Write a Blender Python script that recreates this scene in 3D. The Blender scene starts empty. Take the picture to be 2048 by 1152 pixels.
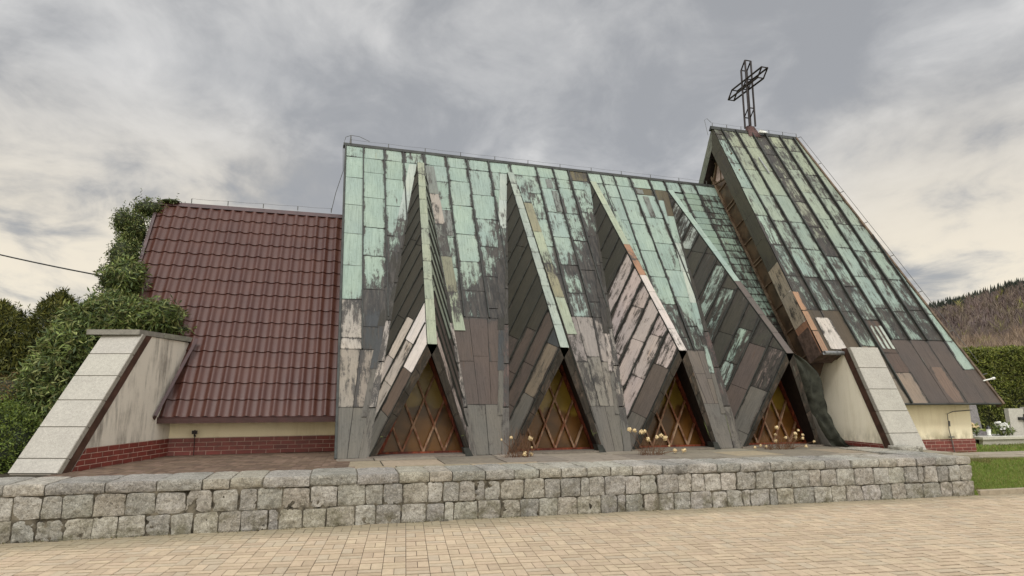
import bpy, math, random
from math import sin, cos, tan, radians, pi, sqrt
from mathutils import Vector, noise
R = random.Random(7)
SC = bpy.context.scene
COL = SC.collection

def lin(r, g, b, a=1.0):
    f = lambda c: (c/255/12.92) if c/255 <= .04045 else ((c/255+.055)/1.055)**2.4
    return (f(r), f(g), f(b), a)
def jit(c, amt=.06, rng=R):
    k = 1+rng.uniform(-amt, amt)
    return (c[0]*k, c[1]*k*(1+rng.uniform(-amt, amt)*.25), c[2]*k*(1+rng.uniform(-amt, amt)*.35), c[3] if len(c) > 3 else 1)
def V(*a): return Vector(a)
def lerp(a, b, t): return a+(b-a)*t

# ------------------------------------------------------------ materials
class NT:
    def __init__(s, name):
        s.m = bpy.data.materials.new(name); s.m.use_nodes = True
        s.t = s.m.node_tree; s.b = s.t.nodes['Principled BSDF']
    def n(s, ty, **k):
        x = s.t.nodes.new(ty)
        for a, b in k.items(): setattr(x, a, b)
        return x
    def l(s, a, b): s.t.links.new(a, b)
    def val(s, x, sock):
        if hasattr(x, 'links') or hasattr(x, 'is_output'): s.l(x, sock)
        else: sock.default_value = x
    def math(s, op, a, b=0.0, c=None, clamp=False):
        x = s.n('ShaderNodeMath', operation=op); x.use_clamp = clamp
        s.val(a, x.inputs[0]); s.val(b, x.inputs[1])
        if c is not None: s.val(c, x.inputs[2])
        return x.outputs[0]
    def mix(s, f, a, b, mode='MIX'):
        x = s.n('ShaderNodeMix', data_type='RGBA', blend_type=mode)
        s.val(f, x.inputs[0]); s.val(a, x.inputs[6]); s.val(b, x.inputs[7]); return x.outputs[2]
    def map(s, v, scale=(1, 1, 1), loc=(0, 0, 0), rot=(0, 0, 0)):
        x = s.n('ShaderNodeMapping'); s.l(v, x.inputs[0]); x.inputs[3].default_value = scale
        x.inputs[1].default_value = loc; x.inputs[2].default_value = rot; return x.outputs[0]
    def noise(s, v, scale=1, detail=4, rough=.55, dist=0):
        x = s.n('ShaderNodeTexNoise'); s.l(v, x.inputs['Vector']); x.inputs['Scale'].default_value = scale
        x.inputs['Detail'].default_value = detail; x.inputs['Roughness'].default_value = rough
        x.inputs['Distortion'].default_value = dist; return x.outputs[0]
    def sm(s, v, lo, hi, a=0., b=1.):
        x = s.n('ShaderNodeMapRange', interpolation_type='SMOOTHSTEP'); s.val(v, x.inputs[0])
        s.val(lo, x.inputs[1]); s.val(hi, x.inputs[2]); x.inputs[3].default_value = a; x.inputs[4].default_value = b
        return x.outputs[0]
    def attr(s, name): return s.n('ShaderNodeAttribute', attribute_name=name)
    def obj(s): return s.n('ShaderNodeTexCoord').outputs['Object']
    def uv(s): return s.n('ShaderNodeTexCoord').outputs['UV']
    def geo(s): return s.n('ShaderNodeNewGeometry').outputs['Position']
    def bump(s, h, dist=.01, st=1.0):
        x = s.n('ShaderNodeBump'); s.l(h, x.inputs['Height']); x.inputs['Distance'].default_value = dist
        x.inputs['Strength'].default_value = st; s.l(x.outputs[0], s.b.inputs['Normal'])
    def out(s, col, rough=.7, spec=.4, metal=0):
        s.val(col, s.b.inputs['Base Color']); s.val(rough, s.b.inputs['Roughness'])
        s.b.inputs['Specular IOR Level'].default_value = spec; s.b.inputs['Metallic'].default_value = metal
        return s.m

def m_copper():
    k = NT('weathered_copper'); uv = k.uv(); a = k.attr('pcol'); e = k.attr('edge'); dirt = a.outputs['Alpha']
    sep = k.n('ShaderNodeSeparateColor'); k.l(e.outputs['Color'], sep.inputs[0])
    rnd = k.attr('rnd').outputs['Fac']
    off = k.n('ShaderNodeCombineXYZ'); k.l(rnd, off.inputs[2])
    add = k.n('ShaderNodeVectorMath', operation='ADD'); k.l(uv, add.inputs[0]); k.l(off.outputs[0], add.inputs[1])
    p = add.outputs[0]
    streak = k.noise(k.map(p, (15, 1.9, 1)), 1, 7, .72)
    streak2 = k.noise(k.map(p, (45, 3.0, 1)), 1, 4, .6)
    blot = k.noise(k.map(p, (4.2, 2.6, 1)), 1, 9, .72, .5)
    fine = k.noise(k.map(p, (60, 45, 1)), 1, 3, .7)
    spots = k.noise(k.map(p, (22, 15, 1)), 1, 3, .6)
    # nearness to a seam (sides) and joint (bottom/top) : x=min side distance, y=min joint distance, metres
    side = k.sm(sep.outputs[0], 0., .10, 1., 0.)
    joint = k.sm(sep.outputs[1], 0., .05, 1., 0.)
    v = k.math('MULTIPLY', streak, .40)
    v = k.math('MULTIPLY_ADD', blot, .38, v)
    v = k.math('MULTIPLY_ADD', fine, .10, v)
    v = k.math('MULTIPLY_ADD', streak2, .12, v)
    ed = k.math('MULTIPLY_ADD', joint, .035, k.math('MULTIPLY', side, .125))
    v = k.math('ADD', v, ed)
    th = k.math('MULTIPLY_ADD', dirt, -.34, .70)
    m = k.sm(v, k.math('SUBTRACT', th, .05), k.math('ADD', th, .035))
    base = k.mix(1.0, a.outputs['Color'], (.78, .742, .752, 1), 'MULTIPLY')
    tint = k.math('MULTIPLY_ADD', k.sm(streak2, .3, .7), .22, .88)
    bb = k.n('ShaderNodeMix', data_type='RGBA', blend_type='MULTIPLY'); bb.inputs[0].default_value = 1
    k.l(base, bb.inputs[6]); cc = k.n('ShaderNodeCombineColor')
    for i in range(3): k.l(tint, cc.inputs[i])
    k.l(cc.outputs[0], bb.inputs[7])
    big = k.sm(k.noise(k.map(p, (1.1, .8, 1)), 1, 3), .35, .68)
    mul = lambda f, a_, b_: k.mix(f, a_, k.mix(1.0, a_, b_, 'MULTIPLY'))
    c1 = mul(k.math('MULTIPLY', big, .8), bb.outputs[2], (1.22, 1.16, 1.08, 1))
    c1 = mul(k.math('MULTIPLY', k.sm(spots, .56, .72), .5), c1, (.58, .62, .58, 1))
    wsh = k.sm(k.noise(k.map(p, (26, 1.1, 1), (9, 2, 4)), 1, 5, .65), .5, .72); c1 = mul(k.math('MULTIPLY', wsh, .7), c1, (.62, .64, .63, 1))
    ru = k.sm(k.noise(k.map(p, (7, .7, 1), (5, 3, 9)), 1, 4, .6), .66, .76)
    c1 = mul(k.math('MULTIPLY', ru, .7), c1, (1.0, .78, .55, 1))
    dk = k.mix(k.sm(streak, .4, .62), lin(32, 30, 27), lin(64, 59, 53))
    col = k.mix(m, c1, dk)
    # scratch-like light wear on dark metal
    sc = k.sm(k.noise(k.map(p, (30, 2.4, 1), (3, 7, 1)), 1, 5, .7), .60, .70)
    col = k.mix(k.math('MULTIPLY', sc, k.math('MULTIPLY', m, .30)), col, lin(150, 158, 148))
    hsum = k.math('MULTIPLY_ADD', m, -.35, k.math('ADD', k.math('MULTIPLY', blot, 1.6), k.math('MULTIPLY', fine, .22)))
    k.bump(hsum, .012, .8)
    return k.out(col, k.math('MULTIPLY_ADD', m, -.14, .66), .35)

def m_simple(name, c, rough=.7, var=.25, scale=8, dark=None, bumpd=.003, spec=.35, metal=0, stretch=(1, 1, 1)):
    k = NT(name); o = k.obj()
    n = k.noise(k.map(o, stretch), scale, 6, .62, .2); n2 = k.noise(o, scale*9, 3, .6)
    d = dark or tuple(x*(1-var*2) for x in c[:3])+(1,)
    l = tuple(min(1, x*(1+var)) for x in c[:3])+(1,)
    col = k.mix(k.sm(n, .32, .68), d, l)
    col = k.mix(k.math('MULTIPLY', k.sm(n2, .35, .7), .25), col, c)
    k.bump(k.math('ADD', n, k.math('MULTIPLY', n2, .4)), bumpd)
    return k.out(col, rough, spec, metal)

def m_attr(name, rough=.8, scale=20, amt=.5, bumpd=.006, spec=.3, moss=False, speck=False):
    k = NT(name); g = k.geo(); a = k.attr('pcol')
    n = k.noise(g, scale, 6, .65); n2 = k.noise(g, scale*5, 3, .65); n3 = k.noise(g, scale*.12, 4, .6)
    f = k.math('MULTIPLY_ADD', k.math('SUBTRACT', n, .5), amt*2.0, 1.0)
    f = k.math('MULTIPLY_ADD', k.math('SUBTRACT', n2, .5), amt*1.1, f)
    f = k.math('MULTIPLY_ADD', k.math('SUBTRACT', n3, .5), amt*1.0, f)
    cc = k.n('ShaderNodeCombineColor')
    for i in range(3): k.l(f, cc.inputs[i])
    col = k.mix(1.0, a.outputs['Color'], cc.outputs[0], 'MULTIPLY')
    if speck:
        col = k.mix(k.math('MULTIPLY', k.sm(k.noise(g, 130, 2, .5), .58, .68), .55), col, lin(60, 58, 54))
        col = k.mix(k.math('MULTIPLY', k.sm(k.noise(g, 90, 2, .5), .60, .70), .4), col, lin(225, 220, 210))
    if moss:
        sp = k.n('ShaderNodeSeparateXYZ'); k.l(g, sp.inputs[0])
        low = k.sm(sp.outputs[2], 0., .5, .75, .12)
        mm = k.math('MULTIPLY', k.sm(k.noise(g, 4.5, 6, .7), .44, .66), low)
        col = k.mix(mm, col, lin(98, 94, 70))
        pit = k.sm(k.noise(g, 55, 5, .8), .52, .64); col = k.mix(k.math('MULTIPLY', pit, .72), col, lin(58, 55, 48))
        hl = k.sm(k.noise(k.map(g, (1, 1, 1), (9, 9, 9)), 38, 4, .8), .56, .66); col = k.mix(k.math('MULTIPLY', hl, .5), col, lin(210, 204, 190))
        li = k.sm(k.noise(g, 13, 4, .6), .64, .70)
        col = k.mix(k.math('MULTIPLY', li, .45), col, lin(205, 200, 186))
        dk = k.sm(k.noise(g, 2.2, 5, .7), .52, .70)
        col = k.mix(k.math('MULTIPLY', dk, .4), col, lin(78, 76, 68))
    k.bump(k.math('ADD', n, k.math('MULTIPLY', n2, .5)), bumpd, .9)
    return k.out(col, rough, spec)

def m_stucco(name, c, stain, amt, low=None):
    k = NT(name); g = k.geo()
    n = k.noise(k.map(g, (7, 7, .8)), 1, 6, .7); b = k.noise(g, 1.6, 5, .6); f = k.noise(g, 70, 4, .7)
    s = k.math('MULTIPLY', k.sm(k.math('ADD', k.math('MULTIPLY', n, .6), k.math('MULTIPLY', b, .4)), .46, .66), amt)
    col = k.mix(s, c, stain)
    col = k.mix(k.math('MULTIPLY', k.sm(f, .3, .7), .22), col, tuple(x*.7 for x in c[:3])+(1,))
    if low:
        sp = k.n('ShaderNodeSeparateXYZ'); k.l(g, sp.inputs[0])
        lw = k.math('MULTIPLY', k.sm(sp.outputs[2], low[0], low[1], 1., 0.), k.sm(k.noise(k.map(g, (5, 5, 2)), 1, 5, .7), .30, .62))
        col = k.mix(k.math('MULTIPLY', lw, .75), col, lin(120, 112, 84))
    k.bump(f, .004, .8)
    return k.out(col, .9, .2)

def m_brick(name, c1, c2, mortar, bw, bh, ms=.006):
    k = NT(name); uv = k.uv()
    b = k.n('ShaderNodeTexBrick'); k.l(uv, b.inputs[0])
    b.inputs['Color1'].default_value = c1; b.inputs['Color2'].default_value = c2; b.inputs['Mortar'].default_value = mortar
    b.inputs['Scale'].default_value = 1; b.inputs['Mortar Size'].default_value = ms; b.inputs['Mortar Smooth'].default_value = .15
    b.inputs['Brick Width'].default_value = bw; b.inputs['Row Height'].default_value = bh; b.offset = .5
    n = k.noise(uv, 9, 5, .7)
    col = k.mix(k.math('MULTIPLY', k.sm(n, .4, .7), .45), b.outputs[0], lin(70, 48, 42))
    col = k.mix(k.math('MULTIPLY', k.sm(k.noise(k.map(uv, (3, 6, 1)), 1, 5, .7), .6, .75), .22), col, lin(150, 128, 118))
    k.bump(k.math('MULTIPLY', b.outputs[1], -1.), .006)
    return k.out(col, .45, .5)

def m_tile():
    k = NT('brown_metal_tile'); g = k.geo()
    n = k.noise(k.map(g, (2.2, 1.4, 1.4)), 1, 5, .6); f = k.noise(g, 160, 2, .6)
    col = k.mix(k.sm(n, .3, .7), lin(66, 37, 30), lin(76, 46, 37))
    col = k.mix(k.math('MULTIPLY', k.sm(k.noise(g, 11, 5, .7), .55, .75), .25), col, lin(84, 58, 48))
    col = k.mix(k.math('MULTIPLY', k.sm(k.noise(k.map(g, (16, 1.2, 1.2)), 1, 5, .7), .5, .72), .10), col, lin(84, 56, 52))
    k.bump(f, .0015)
    return k.out(col, k.math('MULTIPLY_ADD', n, .2, .30), .35)

def m_glass():
    k = NT('amber_window_glass'); g = k.geo()
    sp = k.n('ShaderNodeSeparateXYZ'); k.l(g, sp.inputs[0])
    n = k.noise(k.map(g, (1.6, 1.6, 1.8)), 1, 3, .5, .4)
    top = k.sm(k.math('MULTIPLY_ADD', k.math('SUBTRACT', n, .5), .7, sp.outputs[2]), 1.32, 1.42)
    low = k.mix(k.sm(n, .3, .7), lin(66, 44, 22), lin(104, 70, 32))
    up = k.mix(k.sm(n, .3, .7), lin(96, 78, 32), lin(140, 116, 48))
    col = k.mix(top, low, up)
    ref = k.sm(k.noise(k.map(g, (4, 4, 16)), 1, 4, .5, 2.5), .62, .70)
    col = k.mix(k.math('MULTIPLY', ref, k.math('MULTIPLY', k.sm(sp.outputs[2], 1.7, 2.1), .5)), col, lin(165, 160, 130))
    k.bump(k.noise(g, 90, 2, .5), .004, .8)
    return k.out(col, .16, .5)

def m_wood(name, c1, c2, ax=(1, 1, 1)):
    k = NT(name); g = k.geo()
    n = k.noise(k.map(g, (22, 22, 5)), 1, 5, .7); b = k.noise(g, 3.5, 4, .6)
    col = k.mix(k.sm(k.math('ADD', k.math('MULTIPLY', n, .5), k.math('MULTIPLY', b, .5)), .42, .60), c1, c2)
    k.bump(n, .004)
    return k.out(col, .65, .3)

def m_leaf(name):
    k = NT(name); a = k.attr('pcol'); g = k.geo()
    n = k.noise(g, 1.3, 3, .5)
    cc = k.n('ShaderNodeCombineColor'); f = k.math('MULTIPLY_ADD', n, 1.0, .5)
    for i in range(3): k.l(f, cc.inputs[i])
    col = k.mix(1.0, a.outputs['Color'], cc.outputs[0], 'MULTIPLY')
    m = k.out(col, .55, .35)
    k.b.inputs['Subsurface Weight'].default_value = 0
    tr = k.n('ShaderNodeBsdfTranslucent'); k.l(col, tr.inputs[0])
    mx = k.n('ShaderNodeMixShader'); mx.inputs[0].default_value = .25
    o = k.t.nodes['Material Output']
    k.l(k.b.outputs[0], mx.inputs[1]); k.l(tr.outputs[0], mx.inputs[2]); k.l(mx.outputs[0], o.inputs[0])
    return m

COPPER = m_copper()
SEAM = m_simple('dark_seam_metal', lin(52, 54, 50), .6, .25, 6)
UNDER = m_simple('dark_roof_felt', lin(30, 28, 26), .9, .2, 6)
TILE = m_tile()
TRIM = m_simple('dark_brown_trim', lin(62, 34, 32), .4, .15, 5, spec=.5)
BRONZE = m_simple('brown_flashing', lin(78, 56, 46), .5, .2, 6, spec=.4)
CREAM = m_stucco('cream_stucco', lin(244, 234, 204), lin(218, 204, 170), .5, (.68, .98))
CREAMW = m_stucco('stained_cream_stucco', lin(250, 242, 220), lin(222, 212, 184), .6, (.55, 1.1))
GREYST = m_stucco('streaked_grey_stucco', lin(214, 207, 194), lin(128, 122, 114), .95)
BRICK = m_brick('red_plinth_tile', lin(112, 48, 42), lin(126, 58, 50), lin(190, 165, 150), .25, .0745, .0042)
GRAN = m_attr('polished_granite', .45, 24, .34, .001, .4, speck=True)
STONE = m_attr('rough_granite', .92, 22, .85, .03, .15, moss=True, speck=True)
MORTAR = m_simple('dirty_mortar', lin(100, 94, 82), .95, .45, 9, bumpd=.01, spec=.1)
PAVE = m_attr('concrete_pavers', .85, 16, .28, .003, .25)
SLAB = m_attr('weathered_concrete', .9, 12, .5, .006, .2)
JOINT = m_simple('sandy_joint', lin(64, 53, 42), .95, .25, 20, spec=.1)
GLASS = m_glass()
WOOD = m_wood('weathered_red_wood', lin(104, 62, 40), lin(152, 126, 102))
WOODR = m_wood('red_brown_wood', lin(74, 28, 18), lin(132, 66, 42))
LINING = m_simple('dark_wood_lining', lin(34, 22, 18), .8, .3, 10)
BROWNGLASS = m_simple('brown_translucent_pane', lin(96, 76, 56), .3, .3, 3, spec=.5)
PINKGLASS = m_simple('pale_pane', lin(190, 168, 158), .3, .25, 3, spec=.5)
STEEL = m_simple('dark_painted_steel', lin(38, 27, 25), .5, .2, 9)
WIRE = m_simple('galvanised_wire', lin(92, 92, 90), .5, .1, 9)
ZINC = m_simple('zinc_sheet', lin(140, 142, 142), .4, .2, 9, spec=.5)
WHITE = m_simple('white_enamel', lin(222, 222, 216), .5, .05, 9)
NET = m_simple('dark_green_net', lin(54, 55, 48), .95, .3, 5, bumpd=.01, spec=.1)
LEAF = m_leaf('leaf'); BARK = m_simple('bark', lin(84, 68, 52), .95, .3, 14, bumpd=.01, spec=.1)
FLOWER = m_simple('dried_cream_petals', lin(226, 204, 160), .9, .2, 40, spec=.1)
STEM = m_simple('dry_stem', lin(104, 78, 60), .9, .2, 20, spec=.1)
BLACK = m_simple('black_gloss', lin(24, 24, 26), .25, .1, 9, spec=.5)
DGRAN = m_simple('dark_polished_granite', lin(124, 120, 122), .3, .2, 30, spec=.6)
GREENGL = m_simple('green_lantern_glass', lin(40, 92, 70), .2, .3, 10, spec=.6)

# ------------------------------------------------------------ mesh builder
class MB:
    def __init__(s): s.v = []; s.f = []; s.mi = []; s.c = []; s.e = []; s.uv = []; s.r = []; s.smooth = False
    def face(s, pts, mat=0, col=(1, 1, 1, 0), edge=None, uv=None, rnd=0.):
        i = len(s.v); s.v += [tuple(p) for p in pts]; s.f.append(tuple(range(i, i+len(pts)))); s.mi.append(mat)
        s.c.append(col); s.e.append(edge or [(9, 9)]*len(pts)); s.uv.append(uv or [(0, 0)]*len(pts)); s.r.append(rnd)
    def grid(s, P, mat=0, col=(1, 1, 1, 0), flip=False, rnd=0.):   # P[j][i]
        i0 = len(s.v); ny = len(P); nx = len(P[0])
        for r in P: s.v += [tuple(p) for p in r]
        for j in range(ny-1):
            for i in range(nx-1):
                a = i0+j*nx+i; q = (a, a+1, a+nx+1, a+nx)
                s.f.append(q[::-1] if flip else q); s.mi.append(mat); s.c.append(col); s.e.append(None); s.uv.append(None); s.r.append(rnd)
    def raw(s, vs, fs, mat=0, col=(1, 1, 1, 0)):
        i = len(s.v); s.v += [tuple(p) for p in vs]
        for f in fs:
            s.f.append(tuple(i+a for a in f)); s.mi.append(mat); s.c.append(col); s.e.append(None); s.uv.append(None); s.r.append(0)
    def hexa(s, p, mat=0, col=(1, 1, 1, 0)):  # 8 points: bottom 4 ccw, top 4 ccw
        s.raw(p, [(3, 2, 1, 0), (4, 5, 6, 7), (0, 1, 5, 4), (1, 2, 6, 5), (2, 3, 7, 6), (3, 0, 4, 7)], mat, col)
    def box(s, x0, x1, y0, y1, z0, z1, mat=0, col=(1, 1, 1, 0)):
        s.hexa([(x0, y0, z0), (x1, y0, z0), (x1, y1, z0), (x0, y1, z0), (x0, y0, z1), (x1, y0, z1), (x1, y1, z1), (x0, y1, z1)], mat, col)
    def bar(s, a, b, w, h, n, mat=0, col=(1, 1, 1, 0)):   # bar from a to b, width w across, height h along n (sits on the line)
        a = Vector(a); b = Vector(b); n = Vector(n).normalized(); d = (b-a).normalized(); c = d.cross(n).normalized()*w/2; n = n*h
        s.hexa([a-c, a+c, b+c, b-c, a-c+n, a+c+n, b+c+n, b-c+n], mat, col)
    def tube(s, pts, r, seg=6, mat=0, col=(1, 1, 1, 0)):
        pts = [Vector(p) for p in pts]; rs = r if isinstance(r, (list, tuple)) else [r]*len(pts); i0 = len(s.v); up = V(.13, .21, 1).normalized()
        for k, p in enumerate(pts):
            d = (pts[min(k+1, len(pts)-1)]-pts[max(k-1, 0)]).normalized()
            x = d.cross(up if abs(d.dot(up)) < .95 else V(1, 0, 0)).normalized(); y = d.cross(x)
            for j in range(seg):
                t = 2*pi*j/seg; s.v.append(tuple(p+(x*cos(t)+y*sin(t))*rs[k]))
        for k in range(len(pts)-1):
            for j in range(seg):
                a = i0+k*seg+j; b = i0+k*seg+(j+1) % seg
                s.f.append((a, b, b+seg, a+seg)); s.mi.append(mat); s.c.append(col); s.e.append(None); s.uv.append(None); s.r.append(0)
        for base in (i0, i0+(len(pts)-1)*seg):
            s.f.append(tuple(range(base, base+seg))); s.mi.append(mat); s.c.append(col); s.e.append(None); s.uv.append(None); s.r.append(0)
    def lathe(s, c, prof, seg=10, mat=0, col=(1, 1, 1, 0)):
        i0 = len(s.v)
        for r, z in prof:
            for j in range(seg): s.v.append((c[0]+r*cos(2*pi*j/seg), c[1]+r*sin(2*pi*j/seg), c[2]+z))
        for k in range(len(prof)-1):
            for j in range(seg):
                a = i0+k*seg+j; b = i0+k*seg+(j+1) % seg
                s.f.append((a, b, b+seg, a+seg)); s.mi.append(mat); s.c.append(col); s.e.append(None); s.uv.append(None); s.r.append(0)
    def build(s, name, mats, parent=None, smooth=False):
        me = bpy.data.meshes.new(name); me.from_pydata(s.v, [], s.f)
        mats = mats if isinstance(mats, list) else [mats]
        for m in mats: me.materials.append(m)
        me.polygons.foreach_set('material_index', s.mi)
        ca = me.attributes.new('pcol', 'FLOAT_COLOR', 'CORNER'); ea = me.attributes.new('edge', 'FLOAT_COLOR', 'CORNER')
        ra = me.attributes.new('rnd', 'FLOAT', 'FACE'); uvl = me.uv_layers.new(name='UVMap')
        cc = []; ee = []; uu = []
        for f, c, e, u in zip(s.f, s.c, s.e, s.uv):
            n = len(f)
            if isinstance(c, list):
                for q in c: cc += list(q)
            else:
                c4 = tuple(c) if len(c) == 4 else tuple(c)+(1,); cc += list(c4)*n
            for q in range(n):
                ee += [e[q][0], e[q][1], 0, 1] if e else [9, 9, 0, 1]
                uu += list(u[q]) if u else [0, 0]
        ca.data.foreach_set('color', cc); ea.data.foreach_set('color', ee); uvl.data.foreach_set('uv', uu); ra.data.foreach_set('value', s.r)
        if smooth: me.polygons.foreach_set('use_smooth', [True]*len(s.f))
        me.update(); me.validate()
        o = bpy.data.objects.new(name, me); COL.objects.link(o)
        if parent: o.parent = parent
        return o

def tag(o, label=None, cat=None, group=None, kind=None):
    if label: o['label'] = label
    if cat: o['category'] = cat
    if group: o['group'] = group
    if kind: o['kind'] = kind
    return o
def empty(name, loc, label, cat, group=None):
    o = bpy.data.objects.new(name, None); COL.objects.link(o); o.location = loc
    return tag(o, label, cat, group)
def part(mb, name, mats, root, smooth=False):
    # vertices are written in world space; shift them to the root
    l = root.location
    mb.v = [(a-l.x, b-l.y, c-l.z) for a, b, c in mb.v]
    return mb.build(name, mats, root, smooth)
def sub(mb, name, mats, par, smooth=False):
    l = par.location
    p = par.parent
    while p: l = l+p.location; p = p.parent
    mb.v = [(a-l.x, b-l.y, c-l.z) for a, b, c in mb.v]
    return mb.build(name, mats, par, smooth)

# ------------------------------------------------------------ sheet metal
def clip(poly, cv):   # 2D poly clipped by convex ccw polygon
    out = poly
    for i in range(len(cv)):
        a = cv[i]; b = cv[(i+1) % len(cv)]; inp = out; out = []
        d = lambda p: (b[0]-a[0])*(p[1]-a[1])-(b[1]-a[1])*(p[0]-a[0])
        for j in range(len(inp)):
            p = inp[j]; q = inp[(j+1) % len(inp)]; dp = d(p); dq = d(q)
            if dp >= 0: out.append(p)
            if (dp >= 0) != (dq >= 0):
                t = dp/(dp-dq); out.append((p[0]+(q[0]-p[0])*t, p[1]+(q[1]-p[1])*t))
        if len(out) < 3: return []
    return out
def area(p): return .5*sum(p[i][0]*p[(i+1) % len(p)][1]-p[(i+1) % len(p)][0]*p[i][1] for i in range(len(p)))
class Frame:
    def __init__(s, O, u, v):
        s.O = Vector(O); s.u = Vector(u).normalized(); v = Vector(v); v = v-s.u*v.dot(s.u); s.v = v.normalized(); s.n = s.u.cross(s.v)
    def p(s, a, b, h=0): return s.O+s.u*a+s.v*b+s.n*h
    def to(s, P): d = Vector(P)-s.O; return (d.dot(s.u), d.dot(s.v))
def dline(p, a, b):
    L = sqrt((b[0]-a[0])**2+(b[1]-a[1])**2) or 1
    return ((b[0]-a[0])*(p[1]-a[1])-(b[1]-a[1])*(p[0]-a[0]))/L
FIELD = None
def panel(mb, fr, quad, region, col, dirt, lift=0., along='v', gap=.007, tilt=True, rng=R):
    """one sheet: quad = 4 ccw (u,s) points bl,br,tr,tl"""
    cx = sum(q[0] for q in quad)/4; cy = sum(q[1] for q in quad)/4
    cz_ = fr.p(cx, cy).z
    if cz_ < 2.6: gap = min(gap, .0045)
    q2 = []
    for i, p in enumerate(quad):
        dx = -gap if p[0] > cx else gap; dy = -gap if p[1] > cy else gap; q2.append((p[0]+dx, p[1]+dy))
    pl = clip(q2, region) if region else q2
    if len(pl) < 3 or abs(area(pl)) < .003: return None
    tx = rng.uniform(-.006, .006) if tilt else 0; ty = rng.uniform(-.004, .004) if tilt else 0
    cut = [pl]
    # split into sub-faces so that the min() edge distances interpolate sensibly
    def e(p):
        ds = [abs(dline(p, quad[i], quad[(i+1) % 4])) for i in range(4)]
        return (min(ds[1], ds[3])+(.06 if x1-x0 < .42 or cz_ < 1.5 else 0), min(ds[0], ds[2])) if along == 'v' else (min(ds[0], ds[2]), min(ds[1], ds[3]))
    # grid split about the panel middle lines
    mids = []
    w = .05
    x0 = min(q[0] for q in quad); x1 = max(q[0] for q in quad); y0 = min(q[1] for q in quad); y1 = max(q[1] for q in quad)
    def L(q, t): return q
    def cell(s0, s1, t0, t1):
        f = lambda s, t: tuple(lerp(lerp(q2[0][k], q2[1][k], s), lerp(q2[3][k], q2[2][k], s), t) for k in (0, 1))
        return [f(s0, t0), f(s1, t0), f(s1, t1), f(s0, t1)]
    ww = max(.05, abs(x1-x0)); hh = max(.05, abs(y1-y0))
    sx = min(.3, .1/ww); sy = min(.3, .1/hh)
    rr = 5. if rng.random() < .65 else rng.uniform(0, 40)
    xs = [0, sx, .5, 1-sx, 1]; ys = [0, sy, .5, 1-sy, 1]
    # corrugate slightly: mild oil-canning
    for i in range(4):
        for j in range(4):
            c = cell(xs[i], xs[i+1], ys[j], ys[j+1])
            if region: c = clip(c, region)
            if len(c) < 3: continue
            pts = []; ed = []; uv = []
            for p in c:
                h = lift+.002+tx*(p[0]-cx)*4+ty*(p[1]-cy)*2+.004*noise.noise(V(p[0]*2.3+rr, p[1]*1.7, rr))
                pts.append(fr.p(p[0], p[1], h)); ed.append(e(p)); uv.append((p[0], p[1]) if along == 'v' else (p[1], p[0]))
            mb.face(pts, 0, [(col[0], col[1], col[2], dirt+(FIELD(q) if FIELD else 0)) for q in pts], ed, uv, rr)
    return True
def clipline(a, b, cv):
    t0, t1 = 0., 1.
    for i in range(len(cv)):
        p = cv[i]; q = cv[(i+1) % len(cv)]; da = dline(a, p, q); db = dline(b, p, q)
        if da < 0 and db < 0: return None
        if da < 0: t0 = max(t0, da/(da-db))
        elif db < 0: t1 = min(t1, da/(da-db))
    if t1-t0 < .02: return None
    f = lambda t: (lerp(a[0], b[0], t), lerp(a[1], b[1], t)); return f(t0), f(t1)

GREEN = lin(151, 174, 163); GREEN2 = lin(160, 174, 152); LGREEN = lin(176, 190, 182); OLIVE = lin(140, 142, 118); DARK = lin(54, 53, 45)
SLATE = lin(66, 71, 72); BROWN = lin(98, 84, 78); BROWN2 = lin(86, 74, 66); GREY = lin(102, 101, 94); LGREY = lin(172, 168, 158)
WHITEM = lin(224, 222, 218); PINK = lin(186, 178, 172); GRYGRN = lin(124, 132, 126); FELT = lin(78, 71, 58); ORANGE = lin(158, 124, 96); TAN = lin(146, 126, 104)

SL = radians(61.5)
MF = Frame((0, 11.0, .6), (1, .03, 0), (0, cos(SL), sin(SL)))
STOP = 8.06
CL = [.37, 2.86, 5.28, 7.73]; CR = [2.40, 4.91, 7.43, 9.95]
TX = [1.80, 4.12, 6.44, 8.79]; AX = [1.50, 3.92, 6.37, 8.87]
LX = [.53, 3.0, 5.44, 7.92]; RX = [2.30, 4.84, 7.33, 9.85]
ST = 7.62; XE = 10.46
sz = lambda s: .6+s*sin(SL)

chapel = empty('chapel', (5, 13, .6), 'modern chapel with green and brown weathered copper roofs folded over triangular lattice windows', 'chapel')

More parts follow.
